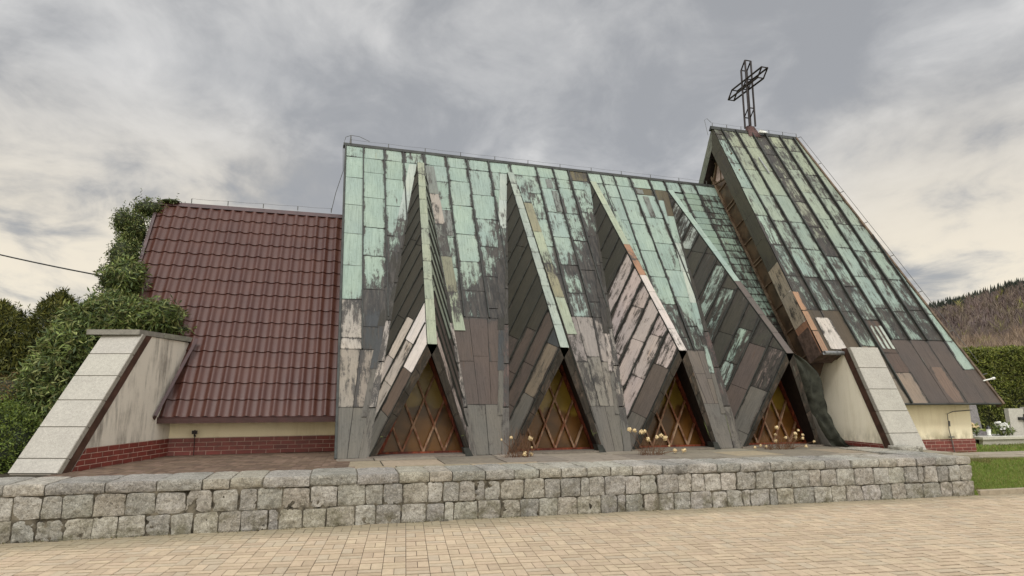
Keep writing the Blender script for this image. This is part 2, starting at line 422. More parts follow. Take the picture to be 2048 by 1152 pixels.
def tone_main(x, z, gap, r):
    """sheet colour of the big roof plane, by where the sheet sits (metres)"""
    t = r.random()
    if z < 1.42: return jit(GREY, .06, r), .30+.1*t
    if gap == 0:
        if z > 3.45: return (jit(GREEN, .06, r), .24+.1*t) if not (x > .9 and z < 4.6) else (jit(GREEN, .06, r), .45)
        if z > 2.5: return (jit(LGREY, .06, r), .50) if x < .45 else (jit(SLATE, .1, r), .45)
        if z > 1.6: return (jit(lin(140, 136, 126), .06, r), .48)
        return jit(GREY, .08, r), .35
    if gap == 1:
        if z > 3.25:
            if x > 3.55 and z < 5.4: return jit(GREEN, .06, r), .42
            if x > 3.0 and z < 4.6: return jit(GREEN, .06, r), .40
            return jit(GREEN, .06, r), .30+.12*t
        return jit(lin(86, 77, 70), .03, r), .22
    if gap == 2:
        if z > 4.4: return jit(GREEN, .05, r), .34+.14*t
        if z > 3.35: return jit(GREEN, .08, r), .55
        if z > 2.55: return jit(lin(150, 145, 138), .08, r), .42
        if z > 2.0: return jit(GREY, .1, r), .42
        return jit(lin(128, 126, 116), .06, r), .42
    if gap == 3:
        if z > 6.8 and 7.9 < x: return jit(lin(92, 88, 66), .1, r), .5
        if z > 3.6: return jit(GREEN, .05, r), .30+.08*t
        if z > 2.65: return (jit(GREEN, .06, r), .40)
        return jit(lin(106, 101, 93), .05, r), .22
    if gap == 4:
        return (jit(lin(134, 158, 144), .05, r), .30+.25*(x > 9.75)) if z > 2.0 else (jit(DARK, .1, r), .4)
    # top band
    if 5.9 < x < 6.3 or 8.0 < x < 8.4: return jit(lin(110, 105, 80), .08, r), .5
    return jit(GREEN, .05, r), .28+.2*t

def smooth(a, b, x):
    t = max(0., min(1., (x-a)/(b-a))); return t*t*(3-2*t)
def main_field(q):
    x, z = q.x, q.z
    if z < 1.6: return .06*noise.noise(V(x*2, z, 3))
    d = .16*noise.noise(V(x*.9, z*.55, 3))+.14*noise.noise(V(x*2.6, z*.9, 8))
    if z > 7.15: return d
    for i in range(4):
        vx = lerp(CL[i], TX[i], (z-.6)/(7.3-.6)); dd = vx-x
        if -.05 < dd < 1.0 and i < 3: d += (.36 if i else .24)*smooth(.85, .1, dd)*smooth(6.9, 5.0, z)*smooth(2.9, 3.5, z)
        rx = lerp(CR[i], TX[i], (z-.6)/(7.3-.6)); dd = x-rx
        if 0 < dd < .5: d += .10*smooth(.5, .1, dd)
    for (a, b, zt, h, am) in ((0, 1.4, 3.4, .8, .20), (1.9, 4.2, 3.2, 1.5, .34), (4.3, 6.5, 4.3, 1.2, .30), (6.6, 9.0, 2.6, 1.6, .30), (9.0, 10.6, 2, 3, .25)):
        if a < x < b and z > zt: d += am*smooth(zt+h, zt+.1, z)
    return d
def tower_field(q):
    x, z = q.x, q.z
    d = .18*noise.noise(V(x*1.1, z*.35, 13))+.16*noise.noise(V(x*3.6, z*.4, 18))
    if z > 2.9: d += .14*smooth(5.5, 3.0, z)
    return d
def build_main():
    global FIELD
    FIELD = main_field
    r = random.Random(11)
    seams = [.02, .42, .92, 1.39, 1.90, 2.47, 3.0, 3.58, 4.16, 4.88, 5.37, 5.80, 6.36, 6.76, 7.15, 7.65, 8.25, 8.74, 9.22, 9.72, XE]
    regs = [[(0, 0), (CL[0], 0), (TX[0], ST), (0, ST)]]
    for i in range(3): regs.append([(CR[i], 0), (CL[i+1], 0), (TX[i+1], ST), (TX[i], ST)])
    regs.append([(CR[3], 0), (XE, 0), (XE, ST), (TX[3], ST)])
    regs.append([(0, ST), (XE, ST), (XE, STOP), (0, STOP)])
    mb = MB(); sm = MB(); un = MB()
    for gi, rg in enumerate(regs):
        un.face([MF.p(a, b, -.014) for a, b in rg], 0)
        sf = (2.16, 3.0, 3.13, 2.33, 0, 0)[gi]
        if sf:      # plates that fan out from the narrow foot
            eL = (0 if gi == 0 else CR[gi-1], 0 if gi == 0 else TX[gi-1]); eR = (CL[gi], TX[gi])
            ex = lambda e_, q: lerp(e_[0], e_[1], q/ST)
            n_ = (2, 3, 3, 3)[gi]; js = [0, .95+.05*(gi % 2)]; q = js[-1]
            while sf-q > 1.25: q += (sf-js[1])/(2 if gi != 2 else 2); js.append(min(q, sf))
            if sf-js[-1] > .05: js.append(sf)
            for k in range(len(js)-1):
                n = n_ if k else (1 if gi == 3 else 2)
                for j in range(n):
                    s0, s1 = js[k], js[k+1]; tj = (j+.5)/n
                    dj = .12*((j % 2)-.5) if 0 < k else 0
                    s0b, s1b = (s0+dj if k > 1 else s0), (s1+dj if 0 < k < len(js)-2 else s1)
                    qd = [(lerp(ex(eL, s0b), ex(eR, s0b), j/n), s0b), (lerp(ex(eL, s0b), ex(eR, s0b), (j+1)/n), s0b), (lerp(ex(eL, s1b), ex(eR, s1b), (j+1)/n), s1b), (lerp(ex(eL, s1b), ex(eR, s1b), j/n), s1b)]
                    c, d = tone_main(lerp(ex(eL, s0), ex(eR, s0), tj), sz((s0+s1)/2), gi, r)
                    panel(mb, MF, qd, None, c, d, gap=.004, rng=r)
            rg = clip(rg, [(-50, sf), (50, sf), (50, 50), (-50, 50)])
        for i in range(len(seams)-1):
            xa, xb = seams[i], seams[i+1]
            off = [0, .3, .1, .45, .2, .5][i % 6]*.9
            s = -.9+off
            if gi < 5:
                js = [sf]
                # skirt joint then the regular joints
                if not sf: js.append(.95)
                q = (sf if sf else .95)+.25+off
                while q < ST: js.append(q); q += (.88 if gi != 4 else .24)*r.uniform(.93, 1.07)
                js.append(ST)
                js = [a for k, a in enumerate(js) if k == 0 or a-js[k-1] > .1]
            else: js = [ST, STOP]
            for k in range(len(js)-1):
                s0, s1 = js[k], js[k+1]
                c, d = tone_main((xa+xb)/2, sz((s0+s1)/2), gi, r)
                panel(mb, MF, [(xa, s0), (xb, s0), (xb, s1), (xa, s1)], rg, c, d, rng=r)
                # patch sheets let into the wide ones
                if gi in (1, 2, 3) and sz(s0) > 3.3 and r.random() < .09:
                    w = (xb-xa)*r.uniform(.3, .45); xo = xa+r.uniform(.05, (xb-xa)-w-.02)
                    panel(mb, MF, [(xo, s0+.02), (xo+w, s0+.02), (xo+w, s1-.05), (xo, s1-.05)], rg, jit(GREEN2 if r.random() < .5 else GRYGRN, .1, r), .5, .006, rng=r)
            if gi < 5 and i > 0:
                lo = .95 if gi not in (0,) else .2
                hi = ST
                cl = clipline((xa, max(lo, sf)), (xa, hi), rg)
                if cl and gi != 4: sm.bar(MF.p(*cl[0], .0), MF.p(*cl[1], .0), .026, .034, MF.n)
                if cl and gi == 4: sm.bar(MF.p(*cl[0], .0), MF.p(*cl[1], .0), .02, .02, MF.n)
            elif gi == 5 and i > 0:
                sm.bar(MF.p(xa, ST, 0), MF.p(xa, STOP-.02, 0), .026, .034, MF.n)
    # valley flashings laid over the sheets
    for i in range(4):
        Lt, Lb = (TX[i]-.05, ST-.05), (CL[i], 0)
        n = 7; w = .23
        tl = [(LGREEN, .2), (LGREEN, .3), (GREEN, .4), (DARK, .3), (DARK, .3), (SLATE, .45), (GREY, .4)] if i in (0, 1) else \
             [(GREEN, .35), (GREEN, .45), (DARK, .45), (DARK, .4), (DARK, .45), (LGREY, .5), (GREY, .45)] if i == 2 else \
             [(lin(86, 80, 60), .4), (GREEN, .3), (LGREEN, .3), (LGREEN, .35), (GREEN, .35), (GREEN, .45), (GREY, .3)]
        for k in range(n):
            a, b = .9-(k+1)/n*.9+.1, .9-k/n*.9+.1
            A = lambda t, o: (lerp(Lb[0], Lt[0], t)-o, lerp(Lb[1], Lt[1], t))
            ww = w*(.35+.65*min(1, a*1.5))
            panel(mb, MF, [A(a, ww), A(a, 0), A(b, 0), A(b, ww)], None, jit(tl[n-1-k][0] if 0 else tl[k][0], .06, r), tl[k][1], .012, gap=.003, rng=r)
        Rt, Rb = (TX[i]+.10, ST-.05), (CR[i], 0)
        tr_ = [(GRYGRN, .3), (LGREY, .35), (GRYGRN, .5), (OLIVE, .2), (GREEN2, .2)] if i == 0 else [(GREEN, .4), (OLIVE, .25), (GREEN2, .2), (OLIVE, .3), (GREEN2, .25)] if i in (1,) else [(GREEN, .4), (GREEN, .35), (GREEN, .35), (GREEN2, .35), (GREEN, .4)]
        if i < 3:
            for k in range(5):
                b, a = 1-k*.13, 1-(k+1)*.13
                A = lambda t, o: (lerp(Rb[0], Rt[0], t)+o, lerp(Rb[1], Rt[1], t))
                panel(mb, MF, [A(a, 0), A(a, w), A(b, w), A(b, 0)], None, jit(tr_[k][0], .05, r), tr_[k][1], .016, gap=.002, rng=r)
    roof = part(mb, 'main_roof', [COPPER], chapel)
    sub(sm, 'standing_seams', SEAM, roof); sub(un, 'roof_underlay', UNDER, roof)
    # back slope and verge
    yb = 2*(MF.p(0, STOP).y)
    bk = MB(); n = 20
    for i in range(n):
        for k in range(8):
            f = [MF.p(XE*a/n, STOP*b/8) for a, b in ((i, k), (i+1, k), (i+1, k+1), (i, k+1))]
            f = [V(q.x, yb-q.y+.06*q.x, q.z) for q in f][::-1]
            bk.face(f, 0, tuple(jit(GREEN, .08, r)[:3])+(.35,), [(.2, .2)]*4, [(q.x, q.z) for q in f], r.uniform(0, 30))
    part(bk, 'back_roof_slope', [COPPER], chapel)
    vb = MB()
    a0, a1 = MF.p(-.02, -.0, -.10), MF.p(-.02, STOP, -.10)
    vb.hexa([MF.p(-.02, 0, -.12), MF.p(.02, 0, -.12), MF.p(.02, STOP+.05, -.12), MF.p(-.02, STOP+.05, -.12),
             MF.p(-.02, 0, .03), MF.p(.02, 0, .03), MF.p(.02, STOP, .03), MF.p(-.02, STOP, .03)], 0, tuple(GRYGRN[:3])+(.4,))
    part(vb, 'verge_board', [SEAM], chapel)
    rc = MB(); A = MF.p(-.05, STOP, .0); B = MF.p(XE+.1, STOP, 0)
    d = V(0, .09, -.10)
    rc.raw([A+V(0, -.045, -.045), A+V(0, 0, .04), A+V(0, .09, -.08), B+V(0, -.045, -.045), B+V(0, 0, .04), B+V(0, .09, -.08)], [(0, 3, 4, 1), (1, 4, 5, 2), (0, 1, 2), (3, 5, 4)])
    part(rc, 'ridge_cap', SEAM, chapel)
    # gable wall at the left end
    gw = MB(); ry = MF.p(0, STOP).y; rz = MF.p(0, STOP).z
    gw.raw([(.2, 11.2, .6), (.2, 2*ry-11.2, .6), (.2, ry, rz-.3)], [(0, 2, 1)])
    part(gw, 'gable_wall', CREAM, chapel)
build_main()

# ------------------------------------------------------------ folded dormers
def tone_left(i, z, t, row, r):
    """t: 0 at the valley .. 1 at the ridge strip; row counted from the eave edge"""
    q = r.random()
    if i == 0:
        if row <= 1 and t > .62 and z > 1.65: return (jit(WHITEM, .03, r), .06)
        if row <= 2 and z > 1.9 and z < 2.9 and t > .25 and row > 0: return jit(lin(188, 182, 172), .06, r), .42
        if z < 1.2: return jit(GREY, .05, r), .3
        if row == 0: return jit(lin(104, 92, 80), .06, r), .3
        if z < 2.3: return jit(LGREY, .08, r), .42
        return jit(lin(62, 60, 51), .05, r), .22
    if i == 1:
        if z < 1.3: return jit(GREY, .05, r), .3
        if row == 0 and t > .7: return jit(SLATE, .05, r), .25
        if row == 0: return jit(lin(120, 112, 98), .06, r), .35
        if z < 3.2: return jit(lin(86, 78, 71), .04, r), .34
        return jit(lin(60, 59, 50), .05, r), .2
    if i == 2:
        if z < 1.3: return jit(GREY, .05, r), .3
        if row == 0 and t < .75: return jit(lin(96, 90, 82), .05, r), .15
        if z < 4.2 and t > .12: return jit(PINK, .07, r), .40+.14*q
        if z < 2.4: return jit(lin(120, 112, 106), .08, r), .55
        return jit(lin(60, 60, 51), .08, r), .35
    if z < 1.3: return jit(GREY, .05, r), .25
    if row == 0 and .55 < t < .9: return jit(lin(120, 110, 104), .05, r), .66
    if row <= 1 and z < 2.4: return jit(lin(92, 84, 78), .04, r), .12
    if z < 4.6 and q < .22: return jit(GREEN, .1, r), .6
    if z > 5.5: return jit(LGREEN, .1, r), .62
    return jit(lin(66, 66, 58), .10, r), .45
def tone_right(i, z, t, row, r):
    if i == 0:
        if z > 3.1: return jit(lin(140, 152, 138), .06, r), .32
        if row == 0: return jit(lin(188, 178, 172), .06, r), .5
        return jit(lin(88, 80, 74), .05, r), .3
    if z > 3.2: return jit(lin(136, 140, 122), .06, r), .35
    if z > 2.3: return jit(lin(150, 138, 130), .08, r), .45
    return jit(lin(112, 104, 96), .06, r), .35

def dormer_field(q): return .20*noise.noise(V(q.x*1.6, q.y*1.6, q.z*1.1))
def dormer(i):
    global FIELD
    FIELD = dormer_field
    r = random.Random(40+i); root_x = AX[i]
    by = lambda x: 11.0+.03*x
    T = MF.p(TX[i], ST, .02); A = V(AX[i], by(AX[i])-.45, 2.5)
    L = V(LX[i], by(LX[i])-.02, .6); C = MF.p(CL[i], 0, 0); Rr = V(RX[i], by(RX[i])-.02, .6); C2 = MF.p(CR[i], 0, 0)
    hw = .085
    Tl, Tr = T+V(-hw, 0, 0), T+V(hw, 0, 0); Al, Ar = A+V(-hw, 0, 0), A+V(hw, 0, 0)
    mb = MB(); sm = MB()
    # ---- left face and right face: strips parallel to the eave edge
    for side, (tp, ap, lo, cr, tone) in enumerate(((Tl, Al, L, C, tone_left), (Tr, Ar, Rr, C2, tone_right))):
        u = (ap-lo).normalized()
        nrm = (ap-cr).cross(tp-cr); 
        fr = Frame(lo, u, (tp-lo)) if side == 0 else Frame(lo, u, (tp-lo))
        sg = 1 if fr.n.y < 0 else -1
        # project the outline to the face plane (plane through eave edge and T)
        poly = [fr.to(p) for p in (lo, ap, tp, cr)]
        if area(poly) < 0: poly = poly[::-1]
        c3 = [ (cr - fr.p(*fr.to(cr), 0)).dot(fr.n) ]
        lifts = sg
        umin = min(p[0] for p in poly)-.1; umax = max(p[0] for p in poly)+.1; vmax = max(p[1] for p in poly)
        rows = []; v = 0; k = 0
        while v < vmax: h = (.44 if side == 0 else .40)*r.uniform(.95, 1.05); rows.append((v, min(v+h, vmax+.01))); v += h
        for row, (v0, v1) in enumerate(rows):
            uu = umin-r.uniform(0, .6)
            while uu < umax:
                w = r.uniform(.8, 1.1)*(2.2 if (row > 3 or i == 1 and row > 2) else 1.); q = [(uu, v0), (uu+w, v0), (uu+w, v1), (uu, v1)]
                cc = clip(q, poly)
                if len(cc) > 2:
                    cu = sum(p[0] for p in cc)/len(cc); cv = sum(p[1] for p in cc)/len(cc); w3 = fr.p(cu, cv)
                    # fraction from the valley to the ridge at this height
                    tz = (w3.z-.6)/(T.z-.6); xv = lerp(cr.x, tp.x, tz); xr = lerp(ap.x, tp.x, max(0, (w3.z-2.5)/(T.z-2.5)))
                    t = max(0, min(1, (w3.x-xv)/((xr-xv) or 1)))
                    c, d = tone(i, w3.z, t, row, r)
                    for_l = .002*sg
                    panel(mb, fr, q, poly, c, d, lift=.004*sg, along='u', gap=.006, tilt=False, rng=r)
                uu += w
            if row > 0:
                cl = clipline((umin, v0), (umax, v0), poly)
                if cl:
                    a, b = cl
                    # seams stop short of the valley flashing
                    if side == 0: a = (lerp(a[0], b[0], .10), a[1])
                    mb.bar(fr.p(*a), fr.p(*b), .020, .030, fr.n*sg, 2)
        mb.face([fr.p(p[0], p[1], -.012*sg) for p in poly], 1)
        # narrow gusset between the fold and the roof plane
        ed = (tp if side == 0 else tp); n = 8
        for k in range(n):
            t0, t1 = k/n, (k+1)/n-.003; a0, a1, b0, b1 = lerp(cr, ed, t0), lerp(cr, ed, t1), lerp(lo, ed, t0), lerp(lo, ed, t1)
            o_ = V(0, -.012, 0)
            zz = lerp(.6, ed.z, t0)
            c, dd = (jit(GREY, .05, r), .3) if zz < 1.4 else (jit(LGREY if i in (0, 2) else lin(98, 84, 78), .06, r), .45) if zz < 3.0 else (jit(DARK, .1, r), .35)
            fs = [a0+o_, b0+o_, b1+o_, a1+o_]; uvs = [(0, zz), (.15, zz), (.15, zz+.9), (0, zz+.9)]
            if (fs[1]-fs[0]).cross(fs[2]-fs[0]).y > 0: fs = fs[::-1]; uvs = uvs[::-1]
            mb.face(fs, 0, tuple(c[:3])+(dd,), [(.05, .3)]*4, uvs, r.uniform(0, 20))
    d = part(mb, 'folded_dormer', [COPPER, UNDER, SEAM], chapel)
    # ---- ridge strip
    rs = MB(); nn = 11; up = V(0, -cos(SL)*.0, 0)
    dv = (A-T); out = V(1, 0, 0).cross(dv).normalized()
    if out.y > 0: out = -out
    vv = (-dv).normalized(); fr = Frame(T+out*.02, V(1, 0, 0)-vv*vv.x, vv)
    Ln = dv.length
    for k in range(nn):
        b0, b1 = -Ln*(k+1)/nn-.03*(k == nn-1), -Ln*k/nn
        f = k/nn
        c = (GREEN2, .20) if i != 2 or f < .42 else ((ORANGE, .42) if f < .6 else (lin(200, 196, 190), .36))
        if i == 3: c = (GREEN, .15) if f < .55 else (lin(96, 90, 84), .3)
        if i == 1: c = (lin(154, 168, 158), .38)
        if i == 0: c = (lin(150, 162, 142), .34)
        panel(rs, fr, [(-hw, b0), (hw, b0), (hw, b1), (-hw, b1)], None, jit(c[0], .05, r), c[1], .012 if fr.n.y < 0 else -.012, gap=.003, tilt=False, rng=r)
    o2 = out*.028
    rs.hexa([Tl-out*.002, Tr-out*.002, Ar-out*.002, Al-out*.002, Tl+o2, Tr+o2, Ar+o2, Al+o2], 1)
    part(rs, 'dormer_ridge_strip', [COPPER, SEAM], chapel)
    # ---- eave boards around the opening, lining and window
    n_open = V(0, -1, 0)
    fb = MB()
    Ai = A+V(0, .03, -.17); Li = L+V(.11, .03, 0); Ri = Rr+V(-.07, .03, 0)
    o = V(0, -.035, -.01)
    for (a, b, ai, bi, n0) in ((L, Al, Li, Ai, 5), (Rr, Ar, Ri, Ai, 5)):
        for k in range(n0):
            t0, t1 = k/n0, (k+1)/n0-.004
            P0, P1, Q0, Q1 = lerp(a, b, t0), lerp(a, b, t1), lerp(ai, bi, t0), lerp(ai, bi, t1)
            c = tuple(jit(lin(96, 86, 76) if (a is L or i > 0) else lin(58, 54, 50), .1, r)[:3])+(.42,)
            uvs = [(0, (P0-a).length), (0, (P1-a).length), (.14, (P1-a).length), (.14, (P0-a).length)]
            fs = [P0+o, P1+o, Q1+o*.6, Q0+o*.6]
            if (fs[1]-fs[0]).cross(fs[2]-fs[0]).y > 0: fs = fs[::-1]
            fb.face(fs, 0, c, [(.04, .3)]*4, uvs, r.uniform(0, 20))
            fb.raw([P0+o, P1+o, P1+V(0, .0, .0), P0+V(0, .0, .0)], [(0, 1, 2, 3)], 1)
    part(fb, 'eave_board', [COPPER, SEAM], chapel)
    gy = .36
    GL = V(LX[i]+.22, by(LX[i])+gy, .66); GR = V(RX[i]-.06, by(RX[i])+gy, .66); GA = V((GL.x+GR.x)/2, by(AX[i])+gy, 2.50)
    ln = MB()
    ln.raw([Li, Ai, GA+V(0, 0, .12), GL+V(-.1, 0, -.06)], [(0, 1, 2, 3)]); ln.raw([Ri, Ai, GA+V(0, 0, .12), GR+V(.03, 0, -.06)], [(0, 1, 2, 3)])
    part(ln, 'window_reveal', LINING, chapel)
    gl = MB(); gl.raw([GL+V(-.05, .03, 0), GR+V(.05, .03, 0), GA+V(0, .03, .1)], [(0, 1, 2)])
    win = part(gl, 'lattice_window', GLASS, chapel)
    lt = MB(); nd = V(0, -1, 0); N = 4
    for k in range(1, N):
        b = lerp(GL, GR, k/N)
        lt.bar(b, lerp(GA, GR, k/N), .034, .045, nd)
        lt.bar(b, lerp(GL, GA, k/N) if 0 else lerp(GA, GL, (N-k)/N), .034, .034, nd)
    sub(lt, 'lattice_bars', WOOD, win)
    fm = MB(); fm.bar(GL, GA, .06, .06, nd); fm.bar(GR, GA, .07, .06, nd); fm.bar(GL+V(-.1, 0, -.03), GR+V(.1, 0, -.03), .07, .05, nd)
    sub(fm, 'window_frame', WOODR, win)
    si = MB(); si.box(LX[i]-.02, RX[i]+.02, by(LX[i])-.06, by(LX[i])+.45, .60, .632, 0, tuple(jit(lin(120, 112, 102), .1)[:3])+(1,))
    sub(si, 'window_sill', SLAB, win)
    if i < 3:   # small metal foot at the right of each opening
        ft = MB(); ft.hexa([(RX[i]-.12, by(RX[i])-.12, .6), (RX[i]+.02, by(RX[i])-.12, .6), (RX[i]+.02, by(RX[i])+.1, .6), (RX[i]-.12, by(RX[i])+.1, .6),
                 (RX[i]-.16, by(RX[i])-.12, .74), (RX[i]-.06, by(RX[i])-.12, .74), (RX[i]-.06, by(RX[i])+.1, .74), (RX[i]-.16, by(RX[i])+.1, .74)])
        part(ft, 'metal_foot', SEAM, chapel)
for i in range(4): dormer(i)

# ------------------------------------------------------------ tower roof
TF = Frame((0, 10.58, 1.485), (1, 0, 0), (0, cos(SL), sin(SL)))
TS = 8.96; tz = lambda s: 1.485+s*sin(SL)
def tower():
    global FIELD
    FIELD = tower_field
    r = random.Random(5)
    top = [10.15, 10.42, 10.91, 11.45, 11.91, 12.42, 12.91, 13.42]; bot = [9.99, 10.58, 11.12, 11.62, 12.12, 12.65, 13.16, 13.66]
    regA = [(9.98, 1.22), (10.86, 1.22), (10.86, TS), (10.15, TS)]
    regB = [(10.86, 0), (14.15, 0), (13.03, TS), (10.86, TS)]
    mb = MB(); sm = MB()
    X = lambda k, s: lerp(bot[k], top[k], s/TS)
    for ri, rg in enumerate((regA, regB)):
        mb.face([TF.p(a, b, -.014) for a, b in rg], 1)
    allreg = [(9.98, 0), (14.15, 0), (13.03, TS), (10.15, TS)]
    for k in range(8):
        off = [0, .35, .6, .2, .5, .1, .4, .25][k]
        js = [0]; q = 1.24+off*.5
        if k == 7: js += [.85, 1.62]; q = 2.4
        elif k >= 4: js += [1.62]; q = 1.62+.8+off*.2
        elif k == 3: js += [.75, 1.25]; q = 1.25+.9
        elif k == 2: js += [.6, 1.42]; q = 1.42+.95
        else: js = [1.24]; q = 2.38
        while q < TS-.3: js.append(q); q += .98*r.uniform(.95, 1.05)
        js.append(TS)
        for a in range(len(js)-1):
            s0, s1 = js[a], js[a+1]; zm = tz((s0+s1)/2); zz = tz(s0); t = r.random()
            nx = (lambda s: X(k+1, s)) if k < 7 else (lambda s: 14.6)
            if k <= 1 and zz < 3.45: c, d = jit(FELT, .04, r), .12
            elif k == 7 and .7 < s0 < 3: c, d = jit(GREEN, .05, r), .4
            elif zz < 2.85 and k >= 4: c, d = (jit(lin(84, 77, 71), .03, r), .2)
            elif k == 3 and s0 < .7: c, d = jit(lin(136, 124, 110), .05, r), .35
            elif k == 3 and s0 < 1.3: c, d = jit(BROWN2, .05, r), .35
            elif k == 2 and s0 < 1.3: c, d = jit(lin(124, 118, 104), .06, r), .38
            elif k == 3 and zz > 5.0: c, d = jit(lin(150, 158, 138), .08, r), .72
            elif k == 0 and t < .5: c, d = jit(GREEN, .06, r), .55
            else:
                g = lerp(0, 1, min(1, max(0, (zz-4.5)/4)))
                base = tuple(lerp(GREEN[j], lin(158, 170, 148)[j], g) for j in range(3))
                c, d = jit(tuple(q*.9 for q in base[:3])+(1,), .05, r), .40+.16*t
            qd = [(X(k, s0), s0), (nx(s0), s0), (nx(s1), s1), (X(k, s1), s1)]
            for rg in ([regA, regB] if k in (1,) else [regB] if k > 1 else [regA]): panel(mb, TF, qd, rg, c, d, rng=r)
            if k in (5, 6) and zz < 2.0 and k == 5:
                panel(mb, TF, [(12.68, .02), (13.12, .02), (13.1, .9), (12.7, .9)], None, jit(lin(112, 98, 86), .04, r), .34, .008, rng=r)
        if k > 0:
            lo = 2.38 if k == 1 else 1.62 if k >= 4 else 0.0
            cl = clipline((X(k, lo), lo), (X(k, TS), TS), allreg)
            if cl: sm.bar(TF.p(*cl[0]), TF.p(*cl[1]), .034, .05, TF.n)
            # second, lower drip line beside each seam
    # grey replacement sheet and striped patch
    panel(mb, TF, [(10.26, 1.30), (10.70, 1.30), (10.68, 2.16), (10.25, 2.16)], None, jit(lin(192, 190, 184), .03, r), .22, .018, rng=r)
    for q in range(3):
        panel(mb, TF, [(11.70+q*.13, 1.35), (11.79+q*.13, 1.35), (11.77+q*.13, 2.0), (11.68+q*.13, 2.0)], None, jit(LGREEN, .05, r), .35, .01, rng=r)
    ro = part(mb, 'tower_roof', [COPPER, UNDER], chapel); sub(sm, 'standing_seams', SEAM, ro)
    wt = MB(); wt.bar(TF.p(11.18, 7.75, .03), TF.p(11.24, 7.1, .03), .035, .02, TF.n); sub(wt, 'roof_bracket', ZINC, ro)
    # verge on the left: deep fascia boards, both slopes
    ry, rz = TF.p(0, TS).y, TF.p(0, TS).z
    vg = MB(); th0 = .40
    for side in (0, 1):
        th = th0 if side == 0 else .26
        f = (lambda p: p) if side == 0 else (lambda p: V(p.x, 2*ry-p.y, p.z))
        lo = 1.22 if side == 0 else 1.22
        n = 9
        for k in range(n):
            s0, s1 = lerp(lo, TS, k/n), lerp(lo, TS, (k+1)/n)-.006
            xl = lambda s: lerp(9.98, 10.13, (s-1.22)/(TS-1.22))
            e = th/tan(pi/2-SL+0.0)
            b1 = s1 if k < n-1 else s1-th*tan(pi/2-SL)
            P = [f(TF.p(xl(s0), s0, .01)), f(TF.p(xl(s1), s1, .01)), f(TF.p(xl(s1), b1, -th)), f(TF.p(xl(s0), s0, -th))]
            if side == 0:
                c = (lin(150, 116, 90), .15) if k == 0 else (lin(160, 154, 138), .36) if k in (1, 2) else (lin(84, 84, 72), .30)
            else: c = (lin(120, 128, 116), .3)
            vg.face(P if side else P[::-1], 0, tuple(jit(c[0], .08, r)[:3])+(c[1],), [(.06, .3)]*4, [(0, s0), (0, s1), (th, s1), (th, s0)][::1 if side else -1], r.uniform(0, 30))
            # soffit strip
            Q = [f(TF.p(xl(s0), s0, -th)), f(TF.p(xl(s1), b1, -th)), f(TF.p(10.35, b1, -th)), f(TF.p(10.35, s0, -th))]
            vg.face(Q, 1)
        # end cap
        vg.face([f(TF.p(9.98, lo, .01)), f(TF.p(9.98, lo, -th)), f(TF.p(10.55, lo, -th)), f(TF.p(10.55, lo, .01))], 0, tuple(jit(BROWN)[:3])+(.2,))
    for k in range(3):   # copper-coloured face of the verge sheet, turned over onto the roof
        panel(vg, TF, [(10.0, 1.24+k*.55), (10.17, 1.24+k*.55), (10.17, 1.78+k*.55), (10.0, 1.78+k*.55)], None, jit(lin(158, 130, 104), .06, r), .25, .02, rng=r)
    part(vg, 'tower_verge', [COPPER, LINING], chapel)
    vr = MB()
    vr.hexa([TF.p(14.12, -.03, -.14), TF.p(14.18, -.03, -.14), TF.p(13.06, TS, -.14), TF.p(13.0, TS, -.14), TF.p(14.12, -.03, .035), TF.p(14.18, -.03, .035), TF.p(13.06, TS, .035), TF.p(13.0, TS, .035)])
    part(vr, 'right_verge', m_simple('rusty_verge', lin(102, 86, 70), .7, .3, 6), chapel)
    ev = MB(); ev.bar(TF.p(10.9, -.01, -.03), TF.p(14.15, -.01, -.03), .03, .035, TF.n); part(ev, 'tower_eave_edge', SEAM, chapel)
    # ridge, back slope
    rc = MB(); A = V(10.08, ry, rz); B = V(13.08, ry, rz)
    rc.raw([A+V(0, -.06, -.07), A+V(0, 0, .05), A+V(0, .09, -.08), B+V(0, -.06, -.07), B+V(0, 0, .05), B+V(0, .09, -.08)], [(0, 3, 4, 1), (1, 4, 5, 2), (0, 1, 2), (3, 5, 4)])
    part(rc, 'tower_ridge_cap', SEAM, chapel)
    bk = MB()
    for k in range(8):
        s0, s1 = TS*k/8, TS*(k+1)/8
        for a in range(5):
            g = lambda q, s: V(lerp(lerp(9.98, 14.15, q/5), lerp(10.15, 13.03, q/5), s/TS), 2*ry-TF.p(0, s).y, tz(s))
            f = [g(a, s0), g(a, s1), g(a+1, s1), g(a+1, s0)]
            bk.face(f, 0, tuple(jit(GREEN2, .08, r)[:3])+(.4,), [(.2, .2)]*4, [(p.x, p.z) for p in f], r.uniform(0, 30))
    part(bk, 'tower_back_slope', [COPPER], chapel)
    # glazed gable strip
    gx = 10.33; gz = MB(); d = .40
    und = lambda s, h=-.40: V(gx, TF.p(0, s, h).y, TF.p(0, s, h).z)
    apex = V(gx, ry, rz-d/cos(SL)*1.0); mr = MF.p(XE, STOP)
    gz.raw([und(1.2), apex, V(gx, 2*ry-und(1.2).y, und(1.2).z), V(gx, ry+3, .8), V(gx, 11.9, 1.6)], [(0, 1, 2, 3, 4)], 0)
    g = part(gz, 'gable_glazing', BROWNGLASS, chapel)
    up = MB(); h0 = mr.z+.05
    up.raw([V(gx-.01, lerp(und(1.2).y, apex.y, (h0-und(1.2).z)/(apex.z-und(1.2).z)), h0), apex+V(-.01, 0, 0), V(gx-.01, ry+.25, h0+.1), V(gx-.01, ry+.1, h0)], [(0, 1, 2, 3)]); sub(up, 'upper_pane', PINKGLASS, g)
    fr = MB(); nx = V(-1, 0, 0)
    def P(s, h): q = TF.p(gx, s, h); return q
